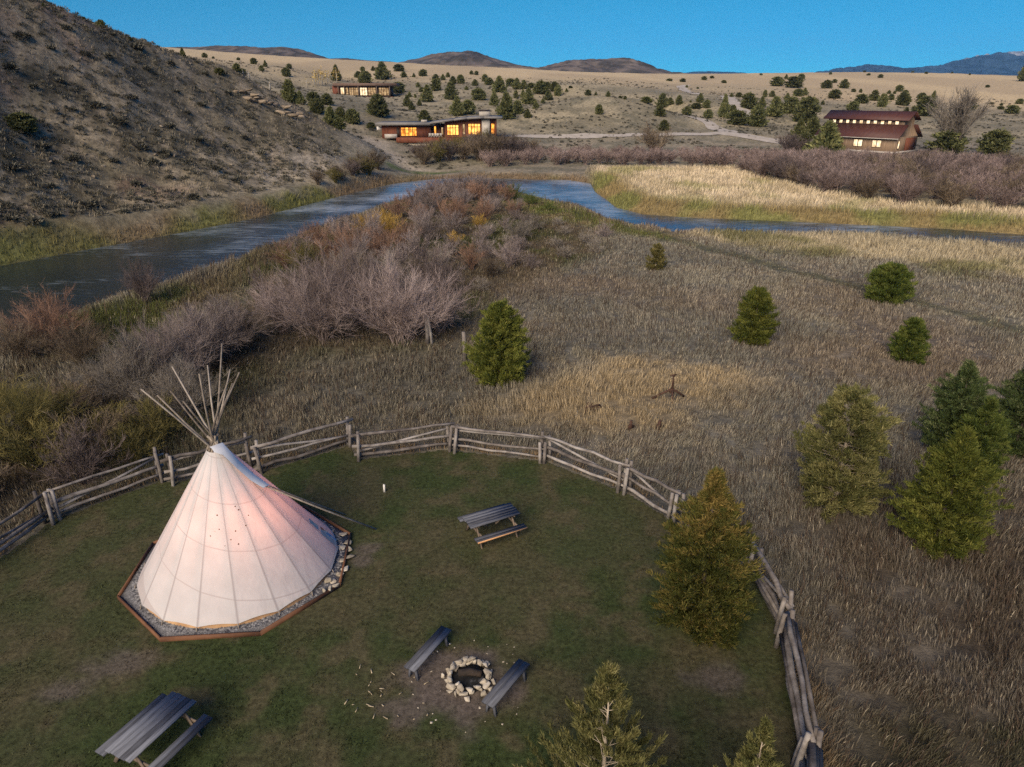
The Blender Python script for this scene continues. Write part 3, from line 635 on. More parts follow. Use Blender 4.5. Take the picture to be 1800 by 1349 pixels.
def cloth_mat():
    m, nt, ns, ln = newmat('tipi_canvas')
    tc = N(nt, 'ShaderNodeTexCoord'); sx = N(nt, 'ShaderNodeSeparateXYZ'); ln.new(tc.outputs['Object'], sx.inputs[0])
    # sewn strips: bands of a tilted height
    ma = N(nt, 'ShaderNodeVectorMath', operation='DOT_PRODUCT'); ln.new(tc.outputs['Object'], ma.inputs[0]); ma.inputs[1].default_value = (.24, -.04, 1)
    mm = N(nt, 'ShaderNodeMath', operation='MODULO'); ln.new(ma.outputs['Value'], mm.inputs[0]); mm.inputs[1].default_value = .98
    l1 = N(nt, 'ShaderNodeMath', operation='LESS_THAN'); ln.new(mm.outputs[0], l1.inputs[0]); l1.inputs[1].default_value = .028
    nz = N(nt, 'ShaderNodeTexNoise', i_Scale=1.6, i_Detail=6.0); ln.new(tc.outputs['Object'], nz.inputs['Vector'])
    base = ramp(nt, [(.3, .60, .585, .57), (.7, .69, .675, .66)], nz.outputs['Fac'])
    # burn specks on the front panels
    vo = N(nt, 'ShaderNodeTexVoronoi', i_Scale=9.0); ln.new(tc.outputs['Object'], vo.inputs['Vector'])
    ls = N(nt, 'ShaderNodeMath', operation='LESS_THAN'); ln.new(vo.outputs['Distance'], ls.inputs[0]); ls.inputs[1].default_value = .22
    vm = N(nt, 'ShaderNodeVectorMath', operation='DISTANCE'); ln.new(tc.outputs['Object'], vm.inputs[0]); vm.inputs[1].default_value = SPOT
    rg = N(nt, 'ShaderNodeMath', operation='LESS_THAN'); ln.new(vm.outputs['Value'], rg.inputs[0]); rg.inputs[1].default_value = .62
    wn = N(nt, 'ShaderNodeSeparateColor'); ln.new(vo.outputs['Color'], wn.inputs[0])
    pk = N(nt, 'ShaderNodeMath', operation='LESS_THAN'); ln.new(wn.outputs[0], pk.inputs[0]); pk.inputs[1].default_value = .42
    m1 = N(nt, 'ShaderNodeMath', operation='MULTIPLY'); ln.new(ls.outputs[0], m1.inputs[0]); ln.new(rg.outputs[0], m1.inputs[1])
    m2 = N(nt, 'ShaderNodeMath', operation='MULTIPLY'); ln.new(m1.outputs[0], m2.inputs[0]); ln.new(pk.outputs[0], m2.inputs[1])
    mxs = N(nt, 'ShaderNodeMixRGB'); ln.new(l1.outputs[0], mxs.inputs[0]); ln.new(base.outputs[0], mxs.inputs[1]); mxs.inputs[2].default_value = (.55, .52, .505, 1)
    mxb = N(nt, 'ShaderNodeMixRGB'); ln.new(m2.outputs[0], mxb.inputs[0]); 
    sa = N(nt, 'ShaderNodeAttribute', attribute_name='tint'); mxv = N(nt, 'ShaderNodeMixRGB'); ln.new(sa.outputs['Fac'], mxv.inputs[0]); ln.new(mxs.outputs[0], mxv.inputs[1]); mxv.inputs[2].default_value = (.42, .395, .39, 1)  # pole shading painted as dark lines on the canvas
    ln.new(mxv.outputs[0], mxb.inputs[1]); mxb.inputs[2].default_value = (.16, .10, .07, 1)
    df = N(nt, 'ShaderNodeBsdfDiffuse'); tr = N(nt, 'ShaderNodeBsdfTranslucent'); ln.new(mxb.outputs[0], df.inputs[0]); ln.new(mxb.outputs[0], tr.inputs[0])
    mpc = N(nt, 'ShaderNodeMapping'); mpc.inputs['Scale'].default_value = (1, 1, .3); ln.new(tc.outputs['Object'], mpc.inputs[0])
    n2 = N(nt, 'ShaderNodeTexNoise', i_Scale=3.4, i_Detail=5.0, i_Distortion=.5); ln.new(mpc.outputs[0], n2.inputs['Vector'])
    b = N(nt, 'ShaderNodeBump', i_Strength=.35, i_Distance=.06); ln.new(n2.outputs['Fac'], b.inputs['Height']); ln.new(b.outputs[0], df.inputs['Normal'])
    mx = N(nt, 'ShaderNodeMixShader'); mx.inputs[0].default_value = .38
    ln.new(df.outputs[0], mx.inputs[1]); ln.new(tr.outputs[0], mx.inputs[2])
    o = N(nt, 'ShaderNodeOutputMaterial'); ln.new(mx.outputs[0], o.inputs[0]); return m

def build_tipi():
    global SPOT
    C = CX - np.array([TC[0], TC[1], 0])          # crossing, local
    NP = 17
    # front burn-speck place on the cover
    a = math.atan2(*(np.array([-TC[1], -TC[0]]) ))
    best = None
    for th in np.linspace(0, 2 * PI, 181):
        for s in np.linspace(.1, .9, 41):
            p = np.array([TR * math.cos(th), TR * math.sin(th), .15]) * (1 - s) + C * s
            q, f = proj(p + np.array([TC[0], TC[1], 0])); e = np.hypot(*(q - np.array([408, 925]))) + f * 2
            if best is None or e < best[0]: best = (e, p)
    SPOT = tuple(best[1])
    M['cloth'] = cloth_mat()
    plat = thing('tipi_platform', 'low octagonal gravel bed edged with brown boards under the white tipi', 'platform', (TC[0], TC[1], 0))
    ro = float(np.linalg.norm(OCT - TC, axis=1).mean()); a0 = math.atan2(*((OCT[1] - TC)[::-1]))
    oc = [(ro * math.cos(a0 + k * PI / 4), ro * math.sin(a0 + k * PI / 4)) for k in range(8)]
    MB().poly_prism([(x * .985, y * .985) for x, y in oc], -.02, .09).build('gravel_bed', M['gravel'], plat)
    for k in range(8):
        p, q = np.array(oc[k]), np.array(oc[(k + 1) % 8]); d = q - p; L = np.linalg.norm(d); an = math.atan2(d[1], d[0]); mid = (p + q) / 2
        MB().box((mid[0], mid[1], .065), (L + .02, .05, .19), an).build('edging_board', M['edging'], plat)
    mb = MB()
    for k in range(1500):
        rr = math.sqrt(random.uniform((TR * .97) ** 2, (ro * .90) ** 2)); th = random.uniform(0, 2 * PI); s = random.uniform(.03, .07)
        mb.add(np.array([[0, 0, 1], [1, 0, 0], [0, 1, 0], [-1, 0, 0], [0, -1, 0]]) * np.array([s, s * .8, s * .6]) @ rot(0, 0, th).T + np.array([rr * math.cos(th), rr * math.sin(th), .085]), None, [[0, 1, 2], [0, 2, 3], [0, 3, 4], [0, 4, 1]], random.random())
    tag(mb.build('pebbles', M['pebble'], plat), kind='stuff')
    for k, (u, v, s) in enumerate([(602, 940, .5), (612, 955, .45), (600, 962, .5), (613, 978, .5), (601, 985, .42), (590, 950, .4), (606, 1000, .42), (597, 1010, .36), (586, 1022, .35), (614, 966, .3), (580, 936, .4)]):
        p = G(u, v, .1); mb = MB(); rock(mb, (p[0] - TC[0], p[1] - TC[1], .11), (s * .8, s * .62, .07), 100 + k, k * 1.3); mb.build('flagstone', M['stone'], plat)
    for k, (u, v, s) in enumerate([(577, 1022, .26), (590, 1031, .3), (580, 1037, .22), (570, 1040, .2)]):
        p = G(u, v, .12); mb = MB(); rock(mb, (0, 0, .07), (s, s * .6, .16), 140 + k, k * .8)
        o = mb.build('rock', M['stone'], None, loc=(p[0], p[1], .09))
        tag(o, ['tan rock against the tipi hem, topmost of four', 'largest pale rock at the right edge of the gravel bed', 'small pale rock in front of the larger one on the gravel', 'lowest small rock on the gravel by the hem'][k], 'rock', 'loose rocks beside the tipi')
    t = thing('tipi', 'white canvas tipi glowing pink with a fan of bare poles on top', 'tipi', (TC[0], TC[1], 0))
    # pole feet chosen so each tip shows where the photograph has it
    tips = [(237, 694), (277, 696), (298, 687), (302, 644), (322, 705), (350, 658), (364, 642), (392, 604), (403, 651), (400, 672), (408, 675), (421, 655)]
    ph = 0; bd = 1e9
    for q_ in np.linspace(0, 2 * PI / NP, 40):       # turn the ring so that one pole foot shows where the photograph has it
        for k in range(NP):
            a_ = q_ + k * 2 * PI / NP; e = np.hypot(*(proj(np.array([TC[0] + TR * math.cos(a_), TC[1] + TR * math.sin(a_), .2]))[0] - np.array([417, 1092])))
            if e < bd: bd, ph = e, q_
    feet = [ph + k * 2 * PI / NP for k in range(NP)]; free = list(range(NP))
    for i, tp in enumerate(tips):
        best = None
        for fi in free:
            th = feet[fi]; ft = np.array([TR * .86 * math.cos(th), TR * .86 * math.sin(th), .08])
            for ox in np.linspace(-.08, .08, 5):
                for oz in np.linspace(-.2, .25, 5):
                    Ci = C + np.array([ox, random.uniform(-.03, .03), oz]); ks = np.linspace(.12, .60, 49); pts = Ci + (Ci - ft)[None] * ks[:, None]
                    q, f = proj(pts + np.array([TC[0], TC[1], 0])); e = np.hypot(q[:, 0] - tp[0], q[:, 1] - tp[1]) + np.abs(ks - .33) * 8 + abs(ox) * 12 + abs(oz) * 6
                    k = int(np.argmin(e))
                    if best is None or e[k] < best[0]: best = (e[k], fi, ks[k], Ci)
        _, fi, k, Ci = best; free.remove(fi); th = feet[fi]
        ft = np.array([TR * .86 * math.cos(th), TR * .86 * math.sin(th), .08]); tip = Ci + (Ci - ft) * k
        mid = (ft + Ci) / 2
        MB().tube([ft, mid, Ci, Ci * .5 + tip * .5 + np.random.default_rng(i + 50).normal(0, .03, 3), tip], [.05, .045, .036, .029, .02], 7, tint=random.random()).build('pole', M['pole'], t, True)
        print('pole', i, round(best[0], 1), round(math.degrees(th)), round(k, 2))
    for fi in free:
        th = feet[fi]; ft = np.array([TR * .86 * math.cos(th), TR * .86 * math.sin(th), .08]); tip = C + (C - ft) * .06
        MB().tube([ft, (ft + C) / 2, tip], [.05, .045, .036], 7, tint=random.random()).build('pole', M['pole'], t, True)
    # cover: pulled flat between pole lines, hem lifted a little off the ground
    ang = np.array(sorted(f % (2 * PI) for f in feet)); n = len(ang); sub = 20; rows = 26; pole_shade = []
    V = []; s_top = .95
    for r in range(rows + 1):
        s = r / rows * s_top
        for k in range(n):
            a, b = ang[k], ang[(k + 1) % n] + (2 * PI if k == n - 1 else 0)
            pa = np.array([TR * math.cos(a), TR * math.sin(a), 0]); pb = np.array([TR * math.cos(b), TR * math.sin(b), 0])
            for q in range(sub):
                f = q / sub; ch = pa * (1 - f) + pb * f
                an = a + (b - a) * f; ci = np.array([TR * math.cos(an), TR * math.sin(an), 0])
                p = ch * .86 + ci * .14; p = p * (1 - .010 * math.sin(PI * f) * math.sin(PI * min(1, s * 1.6)))
                z0 = .20 + .05 * math.sin(PI * f)
                p = p + np.array([0, 0, z0])
                top = C + ci / TR * .11; V.append(p * (1 - s) + top * s); pole_shade.append(1.0 if q == 0 else 0.0)
    V = np.array(V); m = n * sub
    i = np.arange(rows)[:, None] * m; j = np.arange(m)[None]; k = (j + 1) % m
    F = np.stack([i + j, i + k, i + m + k, i + m + j], -1).reshape(-1, 4)
    link('cover', mk_mesh('cover', V, F, None, M['cloth'], {'tint': np.array(pole_shade)}, True), t)
    # dark lines down the cover: shade of the poles put into its colour
    # inner lining showing under the hem
    mb = MB(); mm = 72; th = np.arange(mm) * 2 * PI / mm
    r1 = TR * .975
    Vl = np.concatenate([np.c_[r1 * np.cos(th), r1 * np.sin(th), np.full(mm, .09)], np.c_[r1 * .965 * np.cos(th), r1 * .965 * np.sin(th), np.full(mm, .34)]])
    mb.add(Vl, [[q, (q + 1) % mm, mm + (q + 1) % mm, mm + q] for q in range(mm)]); mb.build('liner', noise_mat('tan_liner', [(.3, .26, .15, .075), (.7, .42, .27, .14)], scale=3, rough=.9, bump=.2), t)
    # pegs round the hem
    for q in range(n):
        a = ang[q]; p = np.array([(TR + .08) * math.cos(a), (TR + .08) * math.sin(a), 0])
        MB().tube([p + [0, 0, .06], p * .985 + [0, 0, .22]], .018, 5).build('peg', M['pole'], t)
    # smoke flap sheet on the right, folded over the shoulder of the cone
    def loc(u, v, dY): return P(u, v, TC[1] + dY) - np.array([TC[0], TC[1], 0])
    M['flap'] = noise_mat('pale_flap_canvas', [(.3, .62, .62, .61), (.7, .74, .735, .72)], scale=2, rough=.9, bump=.15)
    up = [loc(368, 786, -.05), loc(391, 778, .25), loc(418, 808, .3), loc(446, 833, .28), loc(474, 853, .22)]
    lo = [loc(376, 795, -.2), loc(392, 800, -.16), loc(417, 824, -.15), loc(441, 845, -.12), loc(463, 858, -.06)]
    Vf = []; 
    for e in (0, .02):
        for a_, b_ in zip(up, lo):
            for f in (0, .35, .7, 1): Vf.append(a_ * (1 - f) + b_ * f + np.array([.02, -.01, .03]) * math.sin(PI * f) + np.array([0, e, -e]))
    Vf = np.array(Vf); Ff = []
    for s0 in (0, 20):
        for a_ in range(4):
            for f in range(3): q = s0 + a_ * 4 + f; Ff.append([q, q + 1, q + 5, q + 4])
    link('smoke_flap', mk_mesh('smoke_flap', Vf, Ff, None, M['flap'], None, True), t)
    up2 = [C + np.array([-.16, .12, -.12]), C + np.array([.12, .30, -.1])]; 
    for (u0, v0), (u1, v1), dy in (((466, 855), (662, 931), .1), ((462, 850), (606, 905), .35)):
        a_ = loc(u0, v0, dy); b_ = G(u1, v1, .02) - np.array([TC[0], TC[1], 0])
        MB().tube([a_, (a_ + b_) / 2 + [0, 0, -.03], b_], [.022, .03, .036], 6, tint=.6).build('flap_pole', M['pole'], t, True)
    # door flap colours on the right flank
    th = math.atan2(*((G(575, 960, .2)[:2] - TC)[::-1]))
    mb = MB()
    for s0, s1, w in ((.02, .16, .35), (.18, .26, .25)):
        pa = lambda s, d: np.array([TR * 1.012 * math.cos(th + d), TR * 1.012 * math.sin(th + d), .16]) * (1 - s) + C * s
        mb.add([pa(s0, -w / 4), pa(s0, w / 4), pa(s1, w / 4), pa(s1, -w / 4)], [[0, 1, 2, 3]])
    mb.build('door_flap', noise_mat('painted_door_canvas', [(.42, .42, .12, .05), (.5, .60, .55, .48), (.6, .14, .26, .42)], scale=3.5, rough=.9, bump=0), t)
    # the lamp burning inside
    L = bpy.data.lights.new('lantern_light', 'POINT'); L.energy = LAMP_W; L.color = (1.0, .38, .24); L.shadow_soft_size = .55
    lo_ = bpy.data.objects.new('lantern_light', L); COL.objects.link(lo_); lo_.parent = t; lo_.location = (C[0] * .3 + .42, C[1] * .3 - .25, 1.7)

# ------------------------------------------------------------------ rail fence
def build_fence():
    t = thing('rail_fence', 'weathered grey split rail fence curving round the mown lawn', 'fence', (0, 0, 0))
    rg = random.Random(5)
    def jit(s): return np.array([rg.uniform(-s, s) for _ in range(3)])
    for k, (a, b) in enumerate(PANELS):
        A, B = G(*a), G(*b); d = B - A; L = np.linalg.norm(d); d /= L; nrm = np.array([-d[1], d[0], 0])
        if k == 11: B = A + d * 5
        nose = .16
        for e, E in ((0, A), (1, B)):
            for sgn in (1, -1):
                base = E + nrm * sgn * (.17 + rg.uniform(0, .05)) + d * rg.uniform(-.05, .05); base[2] = -.05
                top = E + nrm * sgn * (.10 + rg.uniform(-.03, .05)) + d * rg.uniform(-.10, .10); top[2] = rg.uniform(1.15, 1.4) if sgn > 0 else rg.uniform(.85, 1.3)
                pts = [base, (base + top) / 2 + jit(.02), top]
                MB().tube(pts, [.078, .07, .062], 7, tint=rg.random()).build('post', M['wood'], t)
        zs = [(.26, .22), (.66, .62), (1.08, 1.12)]; fat = 1.15 if k >= 9 else 1.0
        for q, (z0, z1) in enumerate(zs):
            p0 = A - d * rg.uniform(.18, .3) + np.array([0, 0, z0 + rg.uniform(-.08, .08)]); p1 = B + d * rg.uniform(.18, .3) + np.array([0, 0, z1 + rg.uniform(-.16, .1)])
            pts = [p0 + (p1 - p0) * f + (jit(.05) if 0 < f < 1 else 0) for f in (0, .2, .4, .6, .8, 1)]
            r0 = rg.uniform(.05, .075) * fat
            MB().tube(pts, [r0, r0 * rg.uniform(.9, 1.1), r0, r0 * rg.uniform(.85, 1.05), r0 * .9, r0 * .8], 6, tint=rg.random()).build('rail', M['wood'], t)
        # slanting or doubled rail in each panel
        s = rg.choice([0, 1]); p0 = A + nrm * .09 + np.array([0, 0, 1.02 if s else .35]); p1 = B + nrm * .09 + np.array([0, 0, .45 if s else .98])
        if k % 3 == 2: p0 = A + nrm * .1 + np.array([0, 0, .95]); p1 = B + nrm * .1 + np.array([0, 0, 1.0])
        pts = [p0 + (p1 - p0) * f + (jit(.03) if 0 < f < 1 else 0) for f in (0, .3, .6, 1)]
        MB().tube(pts, [.055, .05, .05, .04], 6, tint=rg.random()).build('rail', M['wood'], t)
        if k >= 9:
            for q in range(2):
                o = nrm * (-.12 + .3 * q); p0 = A + o + np.array([0, 0, .5 + .4 * q]); p1 = B + o + np.array([0, 0, .55 + .35 * q])
                MB().tube([p0, (p0 + p1) / 2 + jit(.04), p1], [.06, .055, .05], 6, tint=rg.random()).build('rail', M['wood'], t)

# ------------------------------------------------------------------ tables and benches
def oriented(corners, z):
    p = np.array([G(u, v, z)[:2] for u, v in corners]); c = p.mean(0)
    d = ((p[1] - p[0]) + (p[2] - p[3])) / 2; L = np.linalg.norm(d); w = np.linalg.norm(((p[3] - p[0]) + (p[2] - p[1])) / 2)
    return c, math.atan2(d[1], d[0]), L, w

def picnic_table(label, corners, bright_bench):
    c, a, L, w = oriented(corners, .76); print('table', c, math.degrees(a), L, w)
    L = min(max(L, 1.8), 2.4); w = .76
    t = thing('picnic_table', label, 'picnic table', (c[0], c[1], .006), a, 'picnic tables on the lawn')
    mb = MB(); bw = w / 5
    for k in range(5): mb.box((random.uniform(-.015, .015), -w / 2 + bw * (k + .5), .745 + random.uniform(-.003, .003)), (L, bw - .012, .038), random.uniform(-.004, .004), tint=random.random())
    mb.build('tabletop', M['plank'], t)
    for s in (-1, 1):
        mb = MB()
        for q in (-1, 1): mb.box((s * .03 * (s > 0), s * .70 + q * .072, .445), (L, .135, .038), tint=random.random())
        seat = mb.build('seat', M['plank'], t)
        if bright_bench and s < 0: MB().box((0, -.70 - .144, .443), (L - .01, .010, .055)).build('lit_edge_strip', M['plank_lit'], seat)  # thin strip added to carry the painted warm light
    for x in (-L * .36, L * .36):
        for s in (-1, 1):
            MB().box((x, s * .38, .36), (.04, .09, .86), rx=s * R(32)).build('leg', M['brownwood'], t)
        MB().box((x + .04, 0, .40), (.038, 1.62, .09)).build('seat_support', M['brownwood'], t)
        MB().box((x + .04, 0, .69), (.038, .70, .08)).build('top_cleat', M['brownwood'], t)
        MB().box((x * .62, 0, .53), (.62, .07, .035), ry=R(-32 if x > 0 else 32)).build('brace', M['brownwood'], t)

def plank_bench(label, corners, mat):
    c, a, L, w = oriented(corners, .46); print('bench', c, math.degrees(a), L, w)
    t = thing('plank_bench', label, 'bench', (c[0], c[1], .006), a, 'benches at the fire pit')
    w = .34
    mb = MB()
    for q in (-1, 1): mb.box((0, q * w / 4, .44), (L, w / 2 - .006, .045), tint=random.random())
    mb.build('seat', mat, t)
    for x in (-L * .4, L * .4):
        for s in (-1, 1): MB().box((x, s * .10, .21), (.08, .05, .43), rx=s * R(9)).build('leg', M['plank_dark'], t)
        MB().box((x, 0, .385), (.045, w * .9, .06)).build('cleat', M['plank_dark'], t)
    MB().box((0, 0, .30), (L * .8, .03, .08)).build('stretcher', M['plank_dark'], t)

def build_camp():
    picnic_table('grey picnic table with an orange-edged bench, in the middle of the lawn', [(828, 927), (915, 901), (897, 885.5), (812, 910.5)], True)
    picnic_table('weathered blue-grey picnic table cut by the frame below the tipi', [(231, 1340), (344, 1233), (303, 1217), (182, 1319)], False)
    plank_bench('blue-grey plank bench on the tipi side of the fire pit', [(729, 1181), (792, 1107), (777, 1101), (709, 1172)], M['plank'])
    plank_bench('dark plank bench close against the right of the stone fire ring', [(867, 1243), (931, 1166), (912, 1160), (846, 1234)], M['plank_dark'])
    # fire pit
    f = thing('fire_pit', 'ring of tan stones round a black ash bed between two benches', 'fire pit', (FP[0], FP[1], .01))
    rg = random.Random(3)
    MB().poly_prism([(.47 * math.cos(k * PI / 10), .47 * math.sin(k * PI / 10)) for k in range(20)], 0, .035).build('ash_bed', M['ash'], f)
    for ring, (n, rad, z) in enumerate(((18, .52, .08), (15, .50, .17), (17, .66, .05))):
        for k in range(n):
            a = 2 * PI * (k + rg.uniform(-.2, .2)) / n + ring; s = rg.uniform(.17, .31) * (1 if ring < 2 else .75)
            if ring == 2 and rg.random() < .25: continue
            mb = MB(); rr = rad + rg.uniform(-.05, .05)
            rock(mb, (rr * math.cos(a), rr * math.sin(a), z), (s * .72, s * .95, rg.uniform(.10, .17)), 300 + ring * 40 + k, a + rg.uniform(-.5, .5)); mb.build('stone', M['stone'], f)
    o = MB().tube([(-.30, .03, 0), (0, .06, .02), (.30, .0, 0)], [.09, .10, .085], 9).build('charred_log', M['char'], None, True, loc=(FP[0], FP[1] + .05, .12))
    tag(o, 'short blackened log lying in the fire pit ash', 'log')
    mb = MB()
    for k in range(26):
        a = rg.uniform(0, 2 * PI); r = rg.uniform(.95, 1.7); rock(mb, (FP[0] + r * math.cos(a), FP[1] + r * math.sin(a), .02), (rg.uniform(.03, .08),) * 2 + (.04,), 600 + k)
    tag(mb.build('stone_debris', M['stone']), kind='stuff')
    mb = MB()
    for k in range(26):
        u, v = (rg.gauss(672, 34), rg.gauss(1228, 24)) if k < 21 else (rg.uniform(580, 800), rg.uniform(1150, 1300)); p = G(u, v); l = rg.uniform(.04, .17)
        mb.box((p[0], p[1], .045 + rg.uniform(0, .02)), (l, rg.uniform(.012, .03), .010), rg.uniform(0, 6), ry=rg.uniform(-.2, .2))
    tag(mb.build('wood_debris', M['chip']), kind='stuff')
    p = G(676, 866); mb = MB().box((0, 0, .15), (.07, .05, .36)); mb.box((0, 0, .34), (.05, .035, .03))
    tag(mb.build('marker_stake', M['white'], None, loc=(p[0], p[1], 0)), 'small white stake standing alone on the lawn behind the table', 'stake')
    # old iron implement in the straw
    p = G(1180, 702); h = thing('iron_implement', 'rusty iron farm implement on splayed legs standing in straw grass', 'farm implement', (p[0], p[1], 0), .2)
    MB().tube([(0, 0, .5), (.01, 0, 1.0), (0, .02, 1.25)], [.07, .045, .04], 8).tube([(0, 0, .35), (0, 0, .55)], [.14, .09], 8).build('mast', M['rust'], h, True)
    MB().tube([(-.16, 0, 1.27), (.16, 0, 1.29)], .035, 7).box((0, 0, 1.26), (.13, .1, .06)).build('crossbar', M['rust'], h)
    for a, l in ((2.9, .95), (.15, .75), (4.4, .6)):
        MB().tube([(0, 0, .55), (l * .45 * math.cos(a), l * .45 * math.sin(a), .33), (l * math.cos(a), l * math.sin(a), .02)], [.06, .05, .055], 7).build('leg', M['rust'], h, True)
    for k, (u, v, lab) in enumerate([(1107, 757, 'small rusty plough share half hidden in straw grass'), (1157, 756, 'dark rusty iron stub poking out of the straw grass')]):
        p = G(u, v); mb = MB().tube([(0, 0, -.02), (.02, 0, .3), (.05, 0, .5)], [.12, .08, .05], 7); mb.box((.05, 0, .2), (.3, .06, .14), .4, ry=.3)
        tag(mb.build('iron_stub', M['rust'], None, loc=(p[0], p[1], 0)), lab, 'scrap iron')
    p = G(1036, 727); mb = MB()
    for q in range(5): mb.tube([(q * .09 - .2, .02 * q, 0), (q * .14 - .15, .1, .28 + .08 * (q % 2)), (q * .2 - .05, .18, .5 - .06 * q)], .022, 5)
    mb.tube([(-.2, 0, .3), (.5, .1, .42)], .03, 5)
    tag(mb.build('hay_rake', M['rust'], None, loc=(p[0], p[1], 0)), 'bent rusty rake tines lying in grass left of the iron implement', 'scrap iron')
    for (u, v, h_, l2, lab) in ((752, 611, 1.9, 1, 'old split grey post leaning under the mauve willow'), (817, 636, 1.75, 0, 'single old grey post standing left of the dense juniper')):
        p = G(u, v); mb = MB().tube([(0, 0, -.05), (.02, 0, h_ * .5), (-.03, .02, h_)], [.13, .12, .10], 7, tint=.4)
        if l2: mb.tube([(.28, 0, -.05), (.2, .02, h_ * .5), (.08, 0, h_ * .98)], [.09, .085, .07], 6, tint=.8)
        tag(mb.build('old_post', M['wood'], None, loc=(p[0], p[1], 0)), lab, 'post')

# ------------------------------------------------------------------ trees
def fans(P0, D, L, W, k, spread, rg, tint):
    """k thin rhombic sprays at each point"""
    n = len(P0); P0 = np.repeat(P0, k, 0); D = np.repeat(D, k, 0); L = np.repeat(L, k); tint = np.repeat(tint, k)
    d = D + rg.normal(0, spread, D.shape); d /= np.linalg.norm(d, axis=1)[:, None]
    L = L * rg.uniform(.6, 1.15, len(L)); s = np.cross(d, rg.normal(0, 1, d.shape)); s /= np.linalg.norm(s, axis=1)[:, None]
    w = (L * W)[:, None]; P0 = P0 + rg.normal(0, .12, P0.shape) * L[:, None]
    m = P0 + d * (L * .5)[:, None]; V = np.stack([P0, m + s * w, P0 + d * L[:, None], m - s * w], 1)
    N_ = len(P0); F = np.arange(N_)[:, None] * 4 + np.arange(4)[None]
    return V.reshape(-1, 3), F, np.repeat(np.clip(tint + rg.normal(0, .16, N_), 0, 1), 4)

def conifer(h, r, seed, nb, ns, k, leaf, prof, lift=.45, open_=0.0, wide=.11, gold_top=0.0, jit=.07, up=.55, tk=1.0):
    """-> trunk MB, crown arrays"""
    rg = np.random.default_rng(seed); tr = MB()
    wob = np.cumsum(rg.normal(0, .02 * h / 6, (7, 2)), 0); tz = np.linspace(-.05, h * .97, 7)
    tp = np.c_[wob - wob[0], tz]; tr.tube(tp, np.linspace(.028 * h + .02, .008, 7) * tk, 7)
    Vs, Fs, Ts = [], [], []; n0 = 0
    t = rg.uniform(.0, 1, nb) ** 1.15 * .97 + .02; ph = rg.uniform(0, 2 * PI, nb)
    lump = lambda p, q: 1 + .22 * np.sin(p * 3 + seed) * np.cos(q * 9 + seed * 2) + .14 * np.sin(p * 7 + q * 17 + seed)
    Rb = r * prof(t) * np.clip(lump(ph, t), .55, 1.35) * rg.uniform(.82, 1.12, nb)
    zt = t * h; ax = np.c_[np.interp(zt, tz, tp[:, 0]), np.interp(zt, tz, tp[:, 1])]
    tip = np.c_[ax[:, 0] + Rb * np.cos(ph), ax[:, 1] + Rb * np.sin(ph), zt]
    zb = np.clip(zt - Rb * lift, .06 * h, None); axb = np.c_[np.interp(zb, tz, tp[:, 0]), np.interp(zb, tz, tp[:, 1])]
    base = np.c_[axb, zb]
    lim = rg.random(nb) < (.35 if open_ == 0 else .8)
    for a, b in zip(base[lim], tip[lim]): tr.tube([a, (a + b) / 2 + [0, 0, -.03 * h / 5], a + (b - a) * .9], np.array([.009 * h / 4 + .006, .006 * h / 4 + .003, .003]) * tk, 4, False)
    s = rg.uniform(.14 if open_ == 0 else .4, 1.0, (nb, ns)); s[:, 0] = 1
    p = base[:, None] + (tip - base)[:, None] * s[..., None] + rg.normal(0, jit * r, (nb, ns, 3)) * (1.15 - .6 * s[..., None])
    p[..., 2] = np.maximum(p[..., 2], .05)
    out = (tip - base); out /= np.linalg.norm(out, axis=1)[:, None] + 1e-6
    D = out[:, None] * .75 + np.array([0, 0, up]) + rg.normal(0, .25, (nb, ns, 3))
    if open_: keep = rg.random((nb, ns)) > open_
    else: keep = np.ones((nb, ns), bool)
    tt = np.clip(np.broadcast_to((rg.random(nb) * .6 + .1)[:, None], (nb, ns)) + gold_top * sstep(.5, .95, t)[:, None], 0, 1)
    L = leaf * (.75 + .5 * rg.random((nb, ns)))
    V, F, T = fans(p[keep], D[keep], L[keep], wide, k, .38, rg, tt[keep])
    # leader shoot
    zz = rg.uniform(.86, 1.0, 40) * h; pl = np.c_[np.interp(zz, tz, tp[:, 0]), np.interp(zz, tz, tp[:, 1]), zz]
    V2, F2, T2 = fans(pl, np.c_[rg.normal(0, .5, (40, 2)), np.full(40, 1.0)], np.full(40, leaf * .8), wide, k, .3, rg, np.full(40, .5 + gold_top * .5))
    return tr, np.concatenate([V, V2]), np.concatenate([F, F2 + len(V)]), np.concatenate([T, T2])

cone = lambda t: np.clip(np.minimum(1.0, .66 + t * 1.6) * np.clip((1 - t) * 1.42, 0, 1) ** 1.02, .02, 1)
dome = lambda t: np.clip(np.sqrt(np.clip(1 - (t * 1.0) ** 2.2, 0, 1)) * (.72 + .5 * t) , .05, 1)
spire = lambda t: np.where(t < .82, np.maximum(np.minimum(1, .62 + t * 1.6) * np.sqrt(np.clip(1 - (t / .93) ** 2.6, 0, 1)), .26), .26 * (1 - t) / .18 + .02)
egg = lambda t: np.clip(np.minimum(1, .6 + t * 1.8) * np.sqrt(np.clip(1 - t ** 1.7, 0, 1)), .05, 1)

